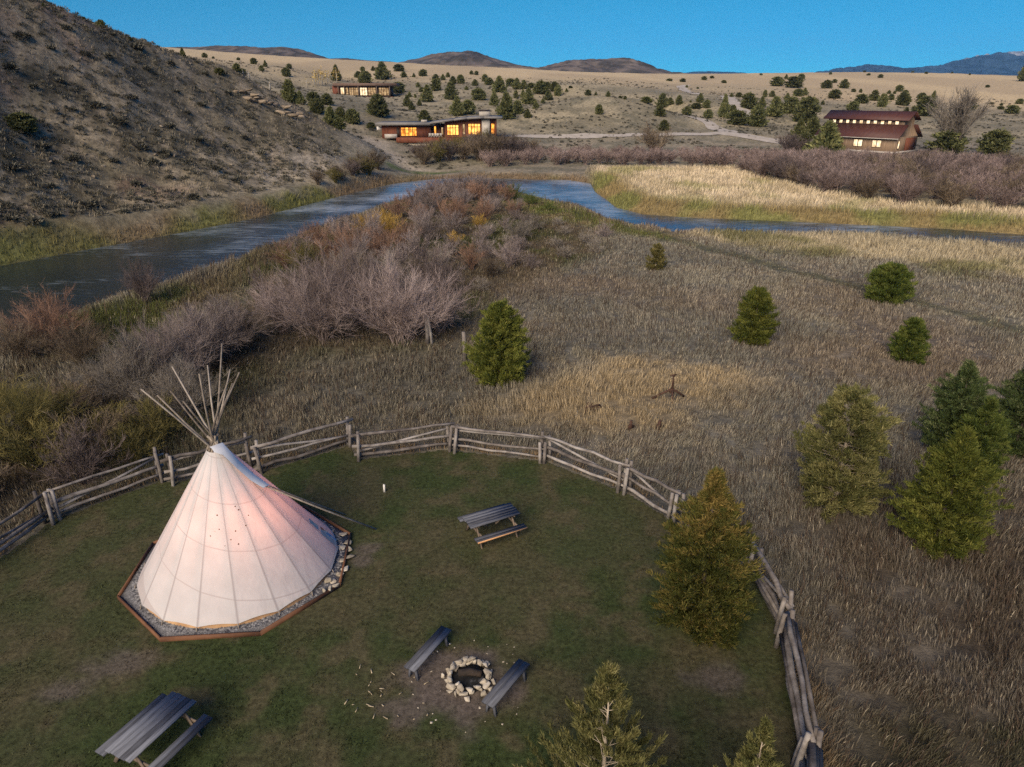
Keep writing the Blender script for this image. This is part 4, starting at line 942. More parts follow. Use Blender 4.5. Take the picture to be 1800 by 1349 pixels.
def near_tree(name, label, u, v, wpx, hpx, mat, seed, prof=cone, nb=330, ns=16, k=5, leaf=.26, open_=0, bark='bark', lift=.45, gold=0., base=None, h=None, r=None, plume=.045, up=.6, group='junipers on the near meadow'):
    b = G(u, v) if base is None else np.array(base, float)
    if h is None:
        _, f = proj(b); dep = math.atan2(CAMZ, np.hypot(b[0], b[1])); h = hpx * f / FPX / math.cos(dep) ** .8; r = wpx * f / FPX / 2
        # project the top to get the height that fills the photographed height
        for z in np.linspace(.3, 12, 600):
            q, _ = proj(b + np.array([0, 0, z]))
            if q[1] < v - hpx: h = z; break
    print(name, label[:30], 'h', round(h, 2), 'r', round(r, 2), b.round(1))
    z = float(height(np.array([b[0]]), np.array([b[1]]))[0]) if sdpoly(np.array([b[0]]), np.array([b[1]]), LAWN)[0] > 0 else 0
    t = thing(name, label, 'juniper' if 'jun' in name else 'tree', (b[0], b[1], z), 0, group)
    tr, V, F, T = conifer(h, r * .88, seed, int(nb * 1.05), int(ns * 2.3), k + 2, leaf * .60, prof, lift, open_, wide=.075, gold_top=gold, jit=plume, up=up, tk=.5 if h and base is not None else .8)
    tr.build('trunk', M[bark], t)
    link('crown', mk_mesh('crown', V, F, None, M[mat], {'tint': T}), t)

def build_near_trees():
    nt = near_tree
    nt('juniper_tree', 'dense olive juniper with rounded top behind the back fence', 878, 668, 118, 136, 'jun_bright', 11, egg, 380, 16, 5, .34)
    nt('juniper_tree', 'small pointed juniper standing alone in the middle meadow', 1322, 603, 78, 93, 'jun_bright', 12, egg, 260, 14, 5, .36)
    nt('juniper_tree', 'squat wide juniper, farthest back of the meadow junipers', 1558, 530, 88, 62, 'jun_mid', 13, dome, 280, 14, 5, .42)
    nt('juniper_tree', 'small round dark juniper between the squat one and the tree cluster', 1594, 633, 64, 70, 'jun_mid', 14, egg, 240, 14, 5, .34)
    nt('juniper_tree', 'sparse pale juniper with bare trunk and limbs showing through', 1466, 890, 170, 200, 'jun_pale', 15, dome, 330, 20, 5, .27, .12, 'deadbark', .35)
    nt('juniper_tree', 'bright yellow-green pointed juniper in front of the right cluster', 1642, 962, 160, 205, 'jun_bright', 16, spire, 380, 17, 5, .27)
    nt('juniper_tree', 'grey-green juniper with pale sprays, left of the right cluster', 1668, 800, 118, 160, 'jun_grey', 17, spire, 340, 16, 5, .27)
    nt('juniper_tree', 'dark juniper between the grey-green and bright ones', 1706, 838, 100, 130, 'jun', 18, spire, 300, 15, 5, .26)
    nt('juniper_tree', 'tall grey-green juniper cut by the right frame edge', 1782, 795, 115, 155, 'jun_grey', 19, egg, 320, 15, 5, .27)
    nt('juniper_tree', 'large juniper with golden-brown top standing inside the fence', 1226, 1105, 174, 272, 'jun_gold', 20, spire, 520, 19, 5, .25, gold=.36)
    nt('juniper_tree', 'pale feathery juniper rising from the bottom edge of the frame', 0, 0, 0, 0, 'jun_pale', 21, cone, 150, 36, 5, .20, .06, 'deadbark', 1.0, plume=.02, up=.9, base=(1.72, 9.2, 0), h=5.0, r=1.95)
    nt('juniper_tree', 'smallest pale juniper top at the bottom edge beside the fence', 0, 0, 0, 0, 'jun_pale', 22, cone, 150, 28, 5, .18, .06, 'deadbark', 1.0, plume=.02, up=.9, base=(4.55, 9.4, 0), h=3.5, r=1.05)
    nt('young_tree', 'little yellowish young tree with pale stem on the far meadow', 1152, 474, 36, 44, 'v_olive', 23, egg, 120, 10, 4, .34, 0, 'deadbark', group='young tree')

def juniper_proto(seed, prof, nb=190, ns=9, k=4, leaf=.13, h=1.0, r=.46):
    tr, V, F, T = conifer(h, r, seed, nb, ns, k, leaf, prof, .3, 0, .2)
    return V, F, T

FARJ = {(500, 50, 4.0): [(690,360,110,105),(805,305,80,45),(570,390,95,75),(520,350,55,40),(550,305,40,30),(625,300,30,30),(840,345,45,35),(910,345,25,25),(975,335,60,40),(1065,375,55,45),(1115,365,35,35),(1150,345,30,30),(1185,390,50,45),(1240,390,60,55),(1315,325,30,25),(1350,330,30,25),(1410,375,50,45),(1440,400,60,45),(1510,450,95,95),(1340,405,45,40),(1065,440,80,70),(1005,520,95,105),(1170,500,90,105),(1280,435,30,25),(940,415,30,30),(965,450,40,30),(865,550,60,70),(895,575,45,50),(880,485,30,35),(920,490,20,25),(950,545,35,40),(660,620,145,135),(800,455,100,65),(1365,505,110,70),(1475,545,65,90),(1215,615,95,120),(1290,605,110,90),(1560,640,130,160),(235,605,105,90),(210,550,100,90),(40,530,90,140),(110,535,80,80),(300,540,90,70),(365,370,70,95),(330,690,110,110),(395,650,80,80),(480,670,110,90),(390,720,100,70),(610,710,60,40),(985,655,90,70),(15,340,60,50),(35,285,35,25),(1590,405,70,45)],
        (900, 50, 3.6): [(30,385,60,60),(75,385,40,50),(120,380,50,30),(180,415,90,70),(225,385,50,40),(270,400,60,55),(290,430,50,60),(230,455,55,55),(105,480,80,90),(70,440,35,45),(25,445,35,45),(35,545,80,75),(98,568,50,50),(150,510,40,45),(195,475,25,25),(345,405,20,20),(370,382,25,14),(480,425,45,30),(530,425,20,20),(608,435,30,30),(685,445,25,15),(715,450,25,20),(550,545,55,55),(850,475,80,35),(950,500,70,75),(1000,485,45,40),(1055,490,45,50),(935,555,70,60),(960,650,70,60),(1105,550,65,50),(1165,510,70,30),(1190,470,50,50),(1230,505,50,45),(1240,570,60,50),(1340,565,70,125),(1395,560,50,65),(1420,610,120,80),(1435,435,40,25),(1388,437,25,25),(1215,330,40,22),(1265,318,30,15),(1080,340,40,20),(995,335,45,15),(1340,348,35,18),(1105,375,18,14),(1175,383,18,10),(1130,470,15,12)],
        (1300, 50, 3.6): [(55,510,105,85),(140,500,50,60),(160,435,30,40),(205,435,40,35),(105,620,115,115),(220,560,110,110),(320,540,100,90),(415,595,150,140),(300,455,40,40),(370,430,70,40),(410,425,40,40),(475,475,30,30),(525,485,25,25),(600,445,80,50),(715,520,75,50),(770,475,90,50),(850,460,60,60),(900,500,65,75),(957,455,40,35),(945,415,25,20),(980,415,20,15),(1010,400,50,35),(1045,425,40,30),(1030,490,85,75),(1150,460,60,45),(1160,555,140,110),(1205,540,60,120),(1230,500,50,60),(1445,520,90,50),(1720,540,90,45),(1770,480,45,30),(1650,515,40,20),(1655,490,20,15),(1595,483,30,12),(340,375,120,60),(235,365,90,50),(295,320,25,25),(390,325,40,30),(550,380,70,45),(600,345,35,20),(660,380,60,50),(720,405,30,20),(765,408,20,22),(575,293,20,16),(815,302,25,12),(890,318,35,20),(790,280,18,10),(1095,282,18,10),(1180,292,20,12),(1345,284,15,8),(1455,298,15,10),(1568,375,25,15),(1790,335,60,100),(1055,535,30,30),(540,830,215,210),(400,790,120,110),(375,700,90,110),(455,690,100,110),(1300,800,230,130),(1600,805,200,140),(135,300,20,12)],
        (0, 0, 3.0): [(535,148,50,38),(230,42,25,20),(445,110,20,14),(965,300,30,40),(1080,305,30,22),(1340,340,40,28),(1250,380,40,35),(1280,388,40,22),(1380,375,30,25),(1510,405,45,40),(1400,355,25,30),(1125,310,15,10),(1258,320,20,14),(1525,360,30,20),(1160,405,50,30),(690,222,25,15),(120,700,150,90)]}

def build_far_trees():
    protos = [juniper_proto(s, p) for s, p in ((31, cone), (32, egg), (33, egg), (34, dome), (35, cone))]
    mes = [mk_mesh('far_juniper', V, F, None, M['jun_far'], {'tint': T}) for V, F, T in protos]
    rg = random.Random(9)
    for (ox, oy, s), L in FARJ.items():
        for (zx, zy, w, h) in L:
            u, v = ox + zx / s, oy + zy / s; wp, hp = w / s, h / s
            p = hit(u, v, 60 if ox == 0 else 150); _, f = proj(p)
            Wm, Hm = wp * f / FPX * .95, hp * f / FPX * 1.0
            asp = Hm / Wm; me = mes[rg.choice([0, 1, 2, 4]) if asp > 1.0 else rg.choice([1, 2, 3]) if asp > .75 else 3]
            o = link('juniper_tree', me, None, (p[0], p[1], p[2] - .05)); o.scale = (Wm / .92, Wm / .92 * rg.uniform(.9, 1.1), Hm); o.rotation_euler = (0, 0, rg.uniform(0, 6.3))
            if ox == 0 and u < 300: lab, g = 'dark juniper growing on the steep left hill', 'junipers on the left hill'
            elif v > 262: lab, g = 'dark green bushy tree standing by the red-roofed barn', 'trees beside the barn'
            elif u < 575 and v > 150: lab, g = 'dark juniper in the thicket left of the upper red house', 'junipers left of the upper house'
            elif u < 700 and v < 160: lab, g = 'dark juniper on the slope around and above the upper red house', 'junipers above the upper house'
            elif u < 700: lab, g = 'dark juniper between the upper red house and the long river house', 'junipers between the two houses'
            elif u < 1000: lab, g = 'dark juniper on the tan slope above the long river house', 'junipers above the long house'
            elif u < 1180 and v > 170: lab, g = 'lone dark juniper on the smooth tan mound above the road', 'junipers on the mound'
            elif v < 150: lab, g = 'small dark juniper dotting the far tan skyline fields', 'junipers on the far fields'
            elif u < 1330: lab, g = 'dark juniper beside the winding gravel road', 'junipers by the gravel road'
            elif u < 1480: lab, g = 'dark juniper on the slope left of the barn roof', 'junipers left of the barn'
            else: lab, g = 'dark juniper on the tan slope behind the barn', 'junipers behind the barn'
            tag(o, lab, 'juniper', g)
    # aspens with the last yellow leaves above the upper house
    rr = np.random.default_rng(4)
    for k, (u, v, h) in enumerate([(553, 150, 20), (560, 152, 26), (567, 151, 25), (576, 150, 22), (592, 148, 24), (540, 155, 14), (475, 163, 14), (430, 152, 12), (440, 153, 12)]):
        p = hit(u, v, 150); _, f = proj(p); H = h * f / FPX
        t = thing('aspen_tree', 'thin pale-stemmed aspen with yellow leaves near the upper red house', 'aspen', p, 0, 'aspens by the upper house')
        MB().tube([(0, 0, 0), (.03 * H, 0, H * .5), (0, 0, H * .95)], [.2, .15, .05], 5).build('trunk', M['concrete'], t)
        n = 70 if k < 5 else 16; q = rr.normal(0, 1, (n, 3)) * np.array([.13, .13, .2]) * H + np.array([0, 0, H * .7])
        V, F, T = fans(q, rr.normal(0, 1, (n, 3)), np.full(n, .09 * H), .3, 2, .5, rr, rr.random(n))
        link('crown', mk_mesh('crown', V, F, None, M['v_aspen'], {'tint': T}), t)

# ------------------------------------------------------------------ bare willow shrubs
def ribbons(A, B, w0, w1, rg, tint):
    d = B - A; s = np.cross(d, rg.normal(0, 1, d.shape)); s /= np.linalg.norm(s, axis=1)[:, None] + 1e-9
    w0 = np.broadcast_to(w0, (len(A),))[:, None] / 2; w1 = np.broadcast_to(w1, (len(A),))[:, None] / 2
    V = np.stack([A - s * w0, A + s * w0, B + s * w1, B - s * w1], 1)
    return V.reshape(-1, 3), np.arange(len(A))[:, None] * 4 + np.arange(4)[None], np.repeat(tint, 4)

def willow(seed, stems=34, br=11, tw=9, spread=.85, tww=.016, trunk=0):
    """bare shrub 1 m tall before scaling, about as wide as tall"""
    rg = np.random.default_rng(seed); Vs, Fs, Ts = [], [], []; n0 = 0
    def add(V, F, T):
        nonlocal n0; Vs.append(V); Fs.append(F + n0); Ts.append(T); n0 += len(V)
    az = rg.uniform(0, 2 * PI, stems); el = rg.uniform(.05, 1, stems) ** .7 * spread
    L = rg.uniform(.78, 1.08, stems) * (1 - .12 * el)
    base = np.c_[rg.normal(0, .06, (stems, 2)), np.full(stems, -.02 + trunk)]
    pts = []; q = base.copy()
    for j in range(6):
        pts.append(q.copy()); e = el * (.75 + .12 * j); dr = np.c_[np.sin(e) * np.cos(az), np.sin(e) * np.sin(az), np.cos(e)] + rg.normal(0, .10, (stems, 3)); q = q + dr * (L * (1 - trunk) / 5)[:, None]
    pts = np.array(pts)                                  # 6, stems, 3
    tone = rg.uniform(.15, .75, stems)
    for j in range(5): add(*ribbons(pts[j], pts[j + 1], tww * (2.2 - .35 * j), tww * (2.2 - .35 * (j + 1)), rg, tone))
    s = rg.uniform(.22, 1.0, (stems, br)); idx = np.clip((s * 5).astype(int), 0, 4); fr = (s * 5 - idx)[..., None]
    st = np.arange(stems)[:, None]
    A = pts[idx, st] * (1 - fr) + pts[np.minimum(idx + 1, 5), st] * fr
    dirs = pts[np.minimum(idx + 1, 5), st] - pts[idx, st]; dirs /= np.linalg.norm(dirs, axis=-1)[..., None]
    d = dirs + rg.normal(0, .42, dirs.shape) + np.array([0, 0, .22]); d /= np.linalg.norm(d, axis=-1)[..., None]
    l = rg.uniform(.16, .34, (stems, br)) * (1.1 - .35 * s)
    A = A.reshape(-1, 3); d = d.reshape(-1, 3); l = l.ravel(); B = A + d * l[:, None]; tb = np.repeat(tone, br) + rg.normal(0, .1, len(A))
    add(*ribbons(A, B, tww * 1.1, tww * .7, rg, tb))
    f = rg.uniform(.15, 1, (len(A), tw)); A2 = (A[:, None] + (B - A)[:, None] * f[..., None]).reshape(-1, 3)
    d2 = (d[:, None] + rg.normal(0, .5, (len(A), tw, 3)) + np.array([0, 0, .2])).reshape(-1, 3); d2 /= np.linalg.norm(d2, axis=1)[:, None]
    B2 = A2 + d2 * rg.uniform(.06, .17, len(A2))[:, None]
    add(*ribbons(A2, B2, tww * .75, tww * .3, rg, np.repeat(tb, tw) + .15 + rg.normal(0, .12, len(A2))))
    return np.concatenate(Vs), np.concatenate(Fs), np.clip(np.concatenate(Ts), 0, 1)

def poisson_px(poly, spacing, rg, tries=9000):
    """points inside a polygon at least `spacing` metres apart"""
    xs = [p[0] for p in poly]; ys = [p[1] for p in poly]; pts = []
    c = np.c_[[rg.uniform(min(xs), max(xs)) for _ in range(tries)], [rg.uniform(min(ys), max(ys)) for _ in range(tries)]]
    c = c[sdpoly(c[:, 0], c[:, 1], poly) < 0]
    for p in c:
        if not pts or np.min(np.hypot(*(np.array(pts) - p).T)) > spacing: pts.append(p)
    return pts

def build_willows():
    rg = random.Random(21)
    near = [willow(s, 60, 13, 12, .95, .0036) for s in (1, 2, 3)]
    mid = [willow(s, 30, 10, 8, .9, .008) for s in (4, 5, 6)]
    far = [willow(s, 34, 10, 8, .8, .010) for s in (7, 8, 9)]
    low = [willow(s, 36, 9, 8, 1.15, .008) for s in (10, 11)]
    cache = {}
    def put(kind, col, x, y, h, wide, lab, g, name='willow_shrub'):
        L = {'near': near, 'mid': mid, 'far': far, 'low': low}[kind]; i = rg.randrange(len(L)); key = (kind, col, i)
        if key not in cache: cache[key] = mk_mesh(name, *L[i][:2], None, M['v_' + col], {'tint': L[i][2]})
        z = float(height(np.array([x]), np.array([y]))[0])
        o = link(name, cache[key], None, (x, y, z)); o.scale = (h * wide, h * wide * rg.uniform(.9, 1.1), h); o.rotation_euler = (0, 0, rg.uniform(0, 6.3))
        tag(o, lab, 'shrub', g); return o
    def gp(u, v): return G(u, v)[:2]
    # the two big mauve willows and those round them
    for u, v, h, w, lab in [(568, 604, 5.0, 1.0, 'big mauve bare willow, left of the two largest by the meadow'), (706, 606, 4.6, 1.05, 'big mauve bare willow with the old split post at its foot'),
                            (640, 580, 4.6, .9, 'mauve bare willow squeezed behind the two largest'), (500, 585, 3.4, .9, 'smaller mauve bare willow at the left foot of the largest'), (772, 588, 3.2, .9, 'low mauve willow at the right foot of the largest two')]:
        put('near', 'hero', *gp(u, v), h, w, lab, 'large mauve willows')
    for u, v, h, w, c, lab in [(258, 533, 3.0, .7, 'dark', 'lone purple-brown bare shrub at the water edge on the left'), (95, 615, 3.2, 1.0, 'rust', 'rust-brown bare shrub leaning over the dark river bend'), (150, 645, 2.4, 1.0, 'brown', 'low brown shrub right of the rust-brown one by the river'),
                               (35, 640, 2.4, 1.0, 'brown', 'low brown shrub left of the rust-brown one by the river'), (395, 632, 3.4, 1.0, 'mauve', 'mauve bare willow, farthest of the row above the tipi poles'), (345, 655, 3.5, .95, 'mauve', 'mauve bare willow, second of the row above the tipi poles'),
                               (292, 690, 3.5, .95, 'mauve', 'mauve-grey bare willow directly above the tallest tipi poles'), (238, 715, 3.3, .95, 'grey', 'grey bare willow, nearest of the row above the tipi poles'), (330, 735, 2.6, 1.0, 'grey', 'low tangled grey shrub right behind the tipi poles'), (430, 600, 2.4, .9, 'brown', 'low brown shrub between the willow row and the largest willows'),
                               (30, 800, 2.7, 1.1, 'olive', 'yellow-olive shrub at the left frame edge'), (75, 775, 2.5, 1.0, 'olive', 'yellow-olive shrub beside the one at the left edge')]:
        put('near', c, *gp(u, v), h, w, lab, 'riverside shrubs on the left')
    for p in poisson_px(gpoly([(-130, 760), (60, 705), (200, 740), (310, 745), (300, 790), (210, 840), (100, 865), (-80, 940)]), 1.9, rg):
        put('low', rg.choice(['brown', 'brown', 'dark', 'olive', 'grey']), p[0], p[1], rg.uniform(1.5, 2.4), 1.0, 'brown tangled brush behind the left fence', 'brush behind the left fence')
    for p in poisson_px(gpoly([(490, 565), (620, 545), (800, 520), (900, 470), (930, 400), (900, 355), (830, 345), (765, 352), (690, 382), (600, 420), (515, 458), (460, 520)]), 3.1, rg):
        q, _ = proj(np.array([p[0], p[1], 0])); u, v = q
        c = 'gold' if (abs(u - 640) < 50 and abs(v - 400) < 22) else 'gold' if (abs(u - 820) < 45 and abs(v - 415) < 18 and rg.random() < .7) else rg.choice(['rust', 'mauve', 'mauve']) if v < 480 else rg.choice(['mauve', 'grey', 'dark', 'brown', 'grey', 'olive'])
        if u > 860 and v > 400: c = rg.choice(['grey', 'mauve'])
        h = rg.uniform(1.9, 3.2) * (.7 if u > 840 else 1) * (.75 if c == 'gold' else 1)
        lab, g = ('golden-orange shrub on the river point', 'golden shrubs on the point') if c == 'gold' else ('bare mauve or rust willow crowding the river point', 'willows on the river point')
        put('mid', c, p[0], p[1], h, rg.uniform(.8, 1.0), lab, g)
    for p in poisson_px(gpoly([(840, 520), (900, 480), (1050, 450), (1080, 425), (1000, 395), (930, 400), (880, 440)]), 3.4, rg):
        put('low', rg.choice(['grey', 'grey', 'mauve']), p[0], p[1], rg.uniform(1.1, 1.7), 1.0, 'low lilac-grey twiggy shrub at the meadow end of the point', 'low shrubs on the meadow edge')
    for u, v, h, c in [(748, 349, 2.3, 'mauve'), (768, 347, 2.6, 'rust'), (790, 346, 2.9, 'mauve'), (812, 345, 3.0, 'dark'), (832, 345, 3.0, 'mauve'), (852, 346, 2.8, 'mauve'), (872, 348, 2.6, 'dark'), (890, 351, 2.2, 'rust'), (800, 354, 2.6, 'mauve'), (845, 355, 2.5, 'rust')]:
        put('mid', c, *gp(u, v), h, 1.15, 'bare willow on the very tip of the river point', 'willows on the tip of the point')
    for u, v, h in [(905, 352, 2.2), (935, 362, 2.0), (965, 372, 1.6)]:
        put('low', 'green', *gp(u, v), h, 1.1, 'green leafy bush on the right shore of the point', 'green bushes on the point')
    # thicket across the river
    band = gpoly([(860, 297), (960, 293), (1060, 293), (1200, 292), (1290, 300), (1350, 318), (1450, 345), (1600, 366), (1800, 376), (1960, 385), (1960, 330), (1800, 305), (1700, 296), (1560, 290), (1480, 285), (1380, 280), (1280, 276), (1100, 275), (960, 276), (860, 280)])
    pts = sorted(poisson_px(band, 3.55, rg, 14000), key=lambda p: p[1]); print('far willows', len(pts))
    NSEP = 125; Vs, Fs, Ts, n0 = [], [], [], 0
    for p in pts[NSEP:290]:      # the back rows, past the count worth keeping apart, grow together as one mass
        V, F, T = far[rg.randrange(3)]; a = rg.uniform(0, 6.3); c, q = math.cos(a), math.sin(a); h = rg.uniform(2.8, 3.8) * (1 - .38 * float(sstep(138, 165, p[1]))); w = h * rg.uniform(1.15, 1.6)
        Vs.append(np.c_[(V[:, 0] * c - V[:, 1] * q) * w + p[0], (V[:, 0] * q + V[:, 1] * c) * w + p[1], V[:, 2] * h + float(height(np.array([p[0]]), np.array([p[1]]))[0])])
        Fs.append(F + n0); Ts.append(np.clip(T + rg.uniform(-.25, .25), 0, 1)); n0 += len(V)
    tag(link('willow_thicket', mk_mesh('willow_thicket', np.concatenate(Vs), np.concatenate(Fs), None, M['v_thicket'], {'tint': np.concatenate(Ts)})), kind='stuff')
    for p in pts[:NSEP]:
        q, _ = proj(np.array([p[0], p[1], 0]))
        put('far', rg.choice(['thicket', 'thicket', 'dark', 'thicket', 'brown']), p[0], p[1], rg.uniform(2.8, 3.9), rg.uniform(1.1, 1.5), 'bare purple-brown willow in the thicket across the river', 'willow thicket across the river')
    for u, v, h, c in [(u_, v_, h_, 'dark') for u_, v_, h_ in ((735, 278, 3), (757, 274, 3.2), (782, 272, 3.5), (806, 270, 3.2), (826, 268, 3.6), (842, 272, 4.4), (858, 270, 4.6), (880, 274, 4), (905, 274, 4), (935, 276, 3.6), (600, 318, 2.2), (650, 312, 2.6), (628, 306, 2.6), (560, 330, 2), (590, 322, 2))] + [(745, 290, 3.5, 'dark'), (770, 285, 4, 'dark'), (790, 283, 4, 'dark'), (815, 282, 4, 'dark'), (845, 284, 5, 'dark'), (870, 284, 5.5, 'dark'), (895, 284, 4.5, 'brown'), (920, 282, 4, 'dark'), (1150, 272, 6, 'brown'), (640, 305, 3.0, 'dark'), (665, 300, 3.2, 'dark'), (620, 312, 2.6, 'brown'), (1385, 272, 4.5, 'dark'), (1400, 275, 4, 'dark')]:
        p = hit(u, v, 100); c = rg.choice(['brown', 'dark', 'olive', 'brown']) if u < 950 else c
        put('far', c, p[0], p[1], h, 1.3, 'dark bare shrub on the bank around the long river house' if u < 950 else 'dark bare shrub by the road and barn across the river', 'dark shrubs on the far bank')
    # tall leafless tree by the barn
    p = hit(1672, 272, 120); V, F, T = willow(77, 30, 12, 9, .55, .009, .12)
    t = thing('bare_tree', 'tall leafless grey-brown tree standing right of the barn', 'tree', p)
    MB().tube([(0, 0, -.2), (.1, 0, 1), (0, .1, 3.0)], [.45, .35, .25], 8).build('trunk', M['bark'], t)
    cr = link('crown', mk_mesh('crown', V * np.array([13, 13, 12.5]), F, None, M['v_grey'], {'tint': T}), t)

def build_scrub():
    rg = np.random.default_rng(41); rr = random.Random(8)
    def sage_proto(seed, n=95):
        g = np.random.default_rng(seed); d = g.normal(0, 1, (n, 3)); d[:, 2] = np.abs(d[:, 2]) + .25; d /= np.linalg.norm(d, axis=1)[:, None]
        p = d * g.uniform(.12, .36, n)[:, None] * np.array([1.15, 1.15, .7]); return fans(p, d, np.full(n, .30), .16, 3, .45, g, g.random(n) * .7)
    pr = [sage_proto(s) for s in (1, 2, 3)]
    mes = [mk_mesh('sagebrush', V, F, None, M['v_sage'], {'tint': T}) for V, F, T in pr]
    # the larger bushes on the hill, one by one
    big = [(40, 75, 44), (90, 90, 30), (105, 150, 30), (190, 105, 30), (240, 90, 40), (150, 105, 26), (60, 400, 60), (20, 390, 40), (40, 215, 50), (170, 190, 32), (210, 225, 40), (250, 265, 30), (290, 275, 34), (330, 200, 22), (355, 190, 24), (310, 165, 22), (270, 290, 26), (340, 350, 36), (415, 320, 28), (380, 300, 24), (240, 330, 26), (90, 330, 30), (130, 290, 30), (200, 290, 26), (260, 360, 26), (300, 320, 26), (350, 250, 26), (395, 260, 22), (430, 245, 20), (460, 275, 20), (480, 300, 18), (160, 370, 36), (100, 380, 30), (220, 380, 24), (440, 210, 18), (400, 230, 18), (230, 180, 30), (130, 200, 28), (75, 265, 34), (20, 300, 36), (300, 230, 24), (330, 290, 22), (120, 60, 24), (200, 70, 22), (60, 160, 30), (20, 130, 34), (260, 130, 24), (300, 115, 22), (360, 135, 20), (400, 165, 20), (520, 260, 16), (560, 300, 16), (590, 270, 16), (545, 240, 14)]
    for u, v, w in big:
        p = hit(u, v, 58); _, f = proj(p); W = w * f / FPX * rr.uniform(.6, .95)
        o = link('sagebrush', mes[rr.randrange(3)], None, p); o.scale = (W, W, W * rr.uniform(.75, 1.0)); o.rotation_euler = (0, 0, rr.uniform(0, 6))
        tag(o, 'dark grey-green sagebrush on the steep left hill', 'shrub', 'sagebrush on the left hill')
    def merge(name, n, mask, smin, smax, mat, protos, kw):
        x, y = scatter(n, *kw); ok = mask(x, y); x, y = x[ok], y[ok]; z = height(x, y); Vs, Fs, Ts = [], [], []; n0 = 0
        for i in range(len(x)):
            V, F, T = protos[i % len(protos)]; s = smin + (smax - smin) * rg.random() ** 2; a = rg.random() * 6.3; c, q = math.cos(a), math.sin(a)
            W = np.c_[V[:, 0] * c - V[:, 1] * q, V[:, 0] * q + V[:, 1] * c, V[:, 2]] * s + np.array([x[i], y[i], z[i]])
            Vs.append(W); Fs.append(F + n0); Ts.append(T); n0 += len(V)
        print(name, len(x))
        tag(link(name, mk_mesh(name, np.concatenate(Vs), np.concatenate(Fs) if Fs[0].shape[1] == 4 else None, np.concatenate(Fs) if Fs[0].shape[1] == 3 else None, mat, {'tint': np.concatenate(Ts)})), kind='stuff')
    small = [sage_proto(s, 22) for s in (11, 12, 13, 14)]
    def mhill(x, y):
        z, sd, near, hill, hm = height(x, y, True); return (hill > .3) & (sd > 3.5) & (fbm(x, y, 7, 2, 300) + .3 * rg.random(len(x)) > .58)
    merge('scrub', 15000, mhill, .3, 1.35, M['v_sage'], small, (60, 178, -48, -5, 1.0))
    def mfar(x, y):
        z, sd, near, hill, hm = height(x, y, True); return (near < .1) & (sd > 8) & (hill < .2) & (y > 150) & (sdpoly(x, y, GOLD) > 3) & (fbm(x, y, 14, 3, 310) + .3 * rg.random(len(x)) > .60)
    merge('sage_scrub', 15000, mfar, .4, 1.4, M['v_sage'], small, (150, 430, -40, 42, 1.3))
    for k, (pts, lab) in enumerate((([(418, 166), (432, 168), (446, 173), (458, 178), (470, 183), (440, 180), (455, 188)], 'tan layered rock outcrop near the crest of the left hill'), ([(486, 190), (500, 194), (512, 199), (524, 206), (498, 203), (515, 211)], 'tan broken rock outcrop lower on the shoulder of the left hill'))):
        mb = MB(); o0 = hit(*pts[0], 100)
        for j, (u, v) in enumerate(pts):
            p = hit(u, v, 100) - o0
            for q in range(3): rock(mb, p + np.array([rr.uniform(-.8, .8), rr.uniform(-.6, .6), rr.uniform(-.1, .5)]), (rr.uniform(1.2, 2.4), rr.uniform(.7, 1.2), rr.uniform(.35, .8)), 950 + k * 50 + j * 3 + q, rr.uniform(-.4, .4))
        tag(mb.build('rock_outcrop', M['outcrop'], None, loc=o0), lab, 'rock outcrop')
    rk = []
    for s in range(4):
        mb = MB(); rock(mb, (0, 0, .1), (1, .8, .6), 900 + s); rk.append((mb.V[0], mb.F3[0], mb.T[0]))
    def mrock(x, y):
        z, sd, near, hill, hm = height(x, y, True); return (hill > .3) & (sd > 1.5) & (fbm(x, y, 5, 2, 320) > .52)
    merge('scree', 1300, mrock, .12, .7, M['hillstone'], rk, (60, 170, -48, -5, 1.0))

# ------------------------------------------------------------------ roads
def build_roads():
    def road(name, px, w, lab=None):
        pts = [hit(u, v, 150) for u, v in px]; P_ = []
        for a, b in zip(pts[:-1], pts[1:]):
            n = max(2, int(np.linalg.norm(b - a) / 3))
            for k in range(n): P_.append(a + (b - a) * k / n)
        P_ = np.array(P_ + [pts[-1]])
        for _ in range(3): P_[1:-1] = (P_[:-2] + P_[1:-1] * 2 + P_[2:]) / 4
        t = np.gradient(P_[:, :2], axis=0); t /= np.linalg.norm(t, axis=1)[:, None]; nn = np.c_[-t[:, 1], t[:, 0]]
        V = []
        for s in (-1, -.33, .33, 1):
            q = P_[:, :2] + nn * s * w / 2 * (1 + .15 * np.sin(np.arange(len(P_)) * 1.3))[:, None]; V.append(np.c_[q, height(q[:, 0], q[:, 1]) + .12])
        V = np.array(V); m = len(P_); F = []
        for s in range(3):
            for k in range(m - 1): F.append([s * m + k, s * m + k + 1, (s + 1) * m + k + 1, (s + 1) * m + k])
        tag(link(name, mk_mesh(name, V.reshape(-1, 3), F, None, M['road'], None, True)), kind='structure')
    road('gravel_road', [(885, 241), (960, 241), (1050, 240), (1150, 239), (1240, 236), (1290, 234), (1240, 213), (1205, 204)], 5)
    road('gravel_road', [(1262, 234), (1300, 238), (1340, 245), (1385, 252)], 6)
    road('gravel_road', [(1318, 208), (1300, 190), (1285, 178), (1278, 170)], 6)
    road('dirt_track', [(1225, 167), (1205, 160), (1196, 153), (1208, 150)], 5)

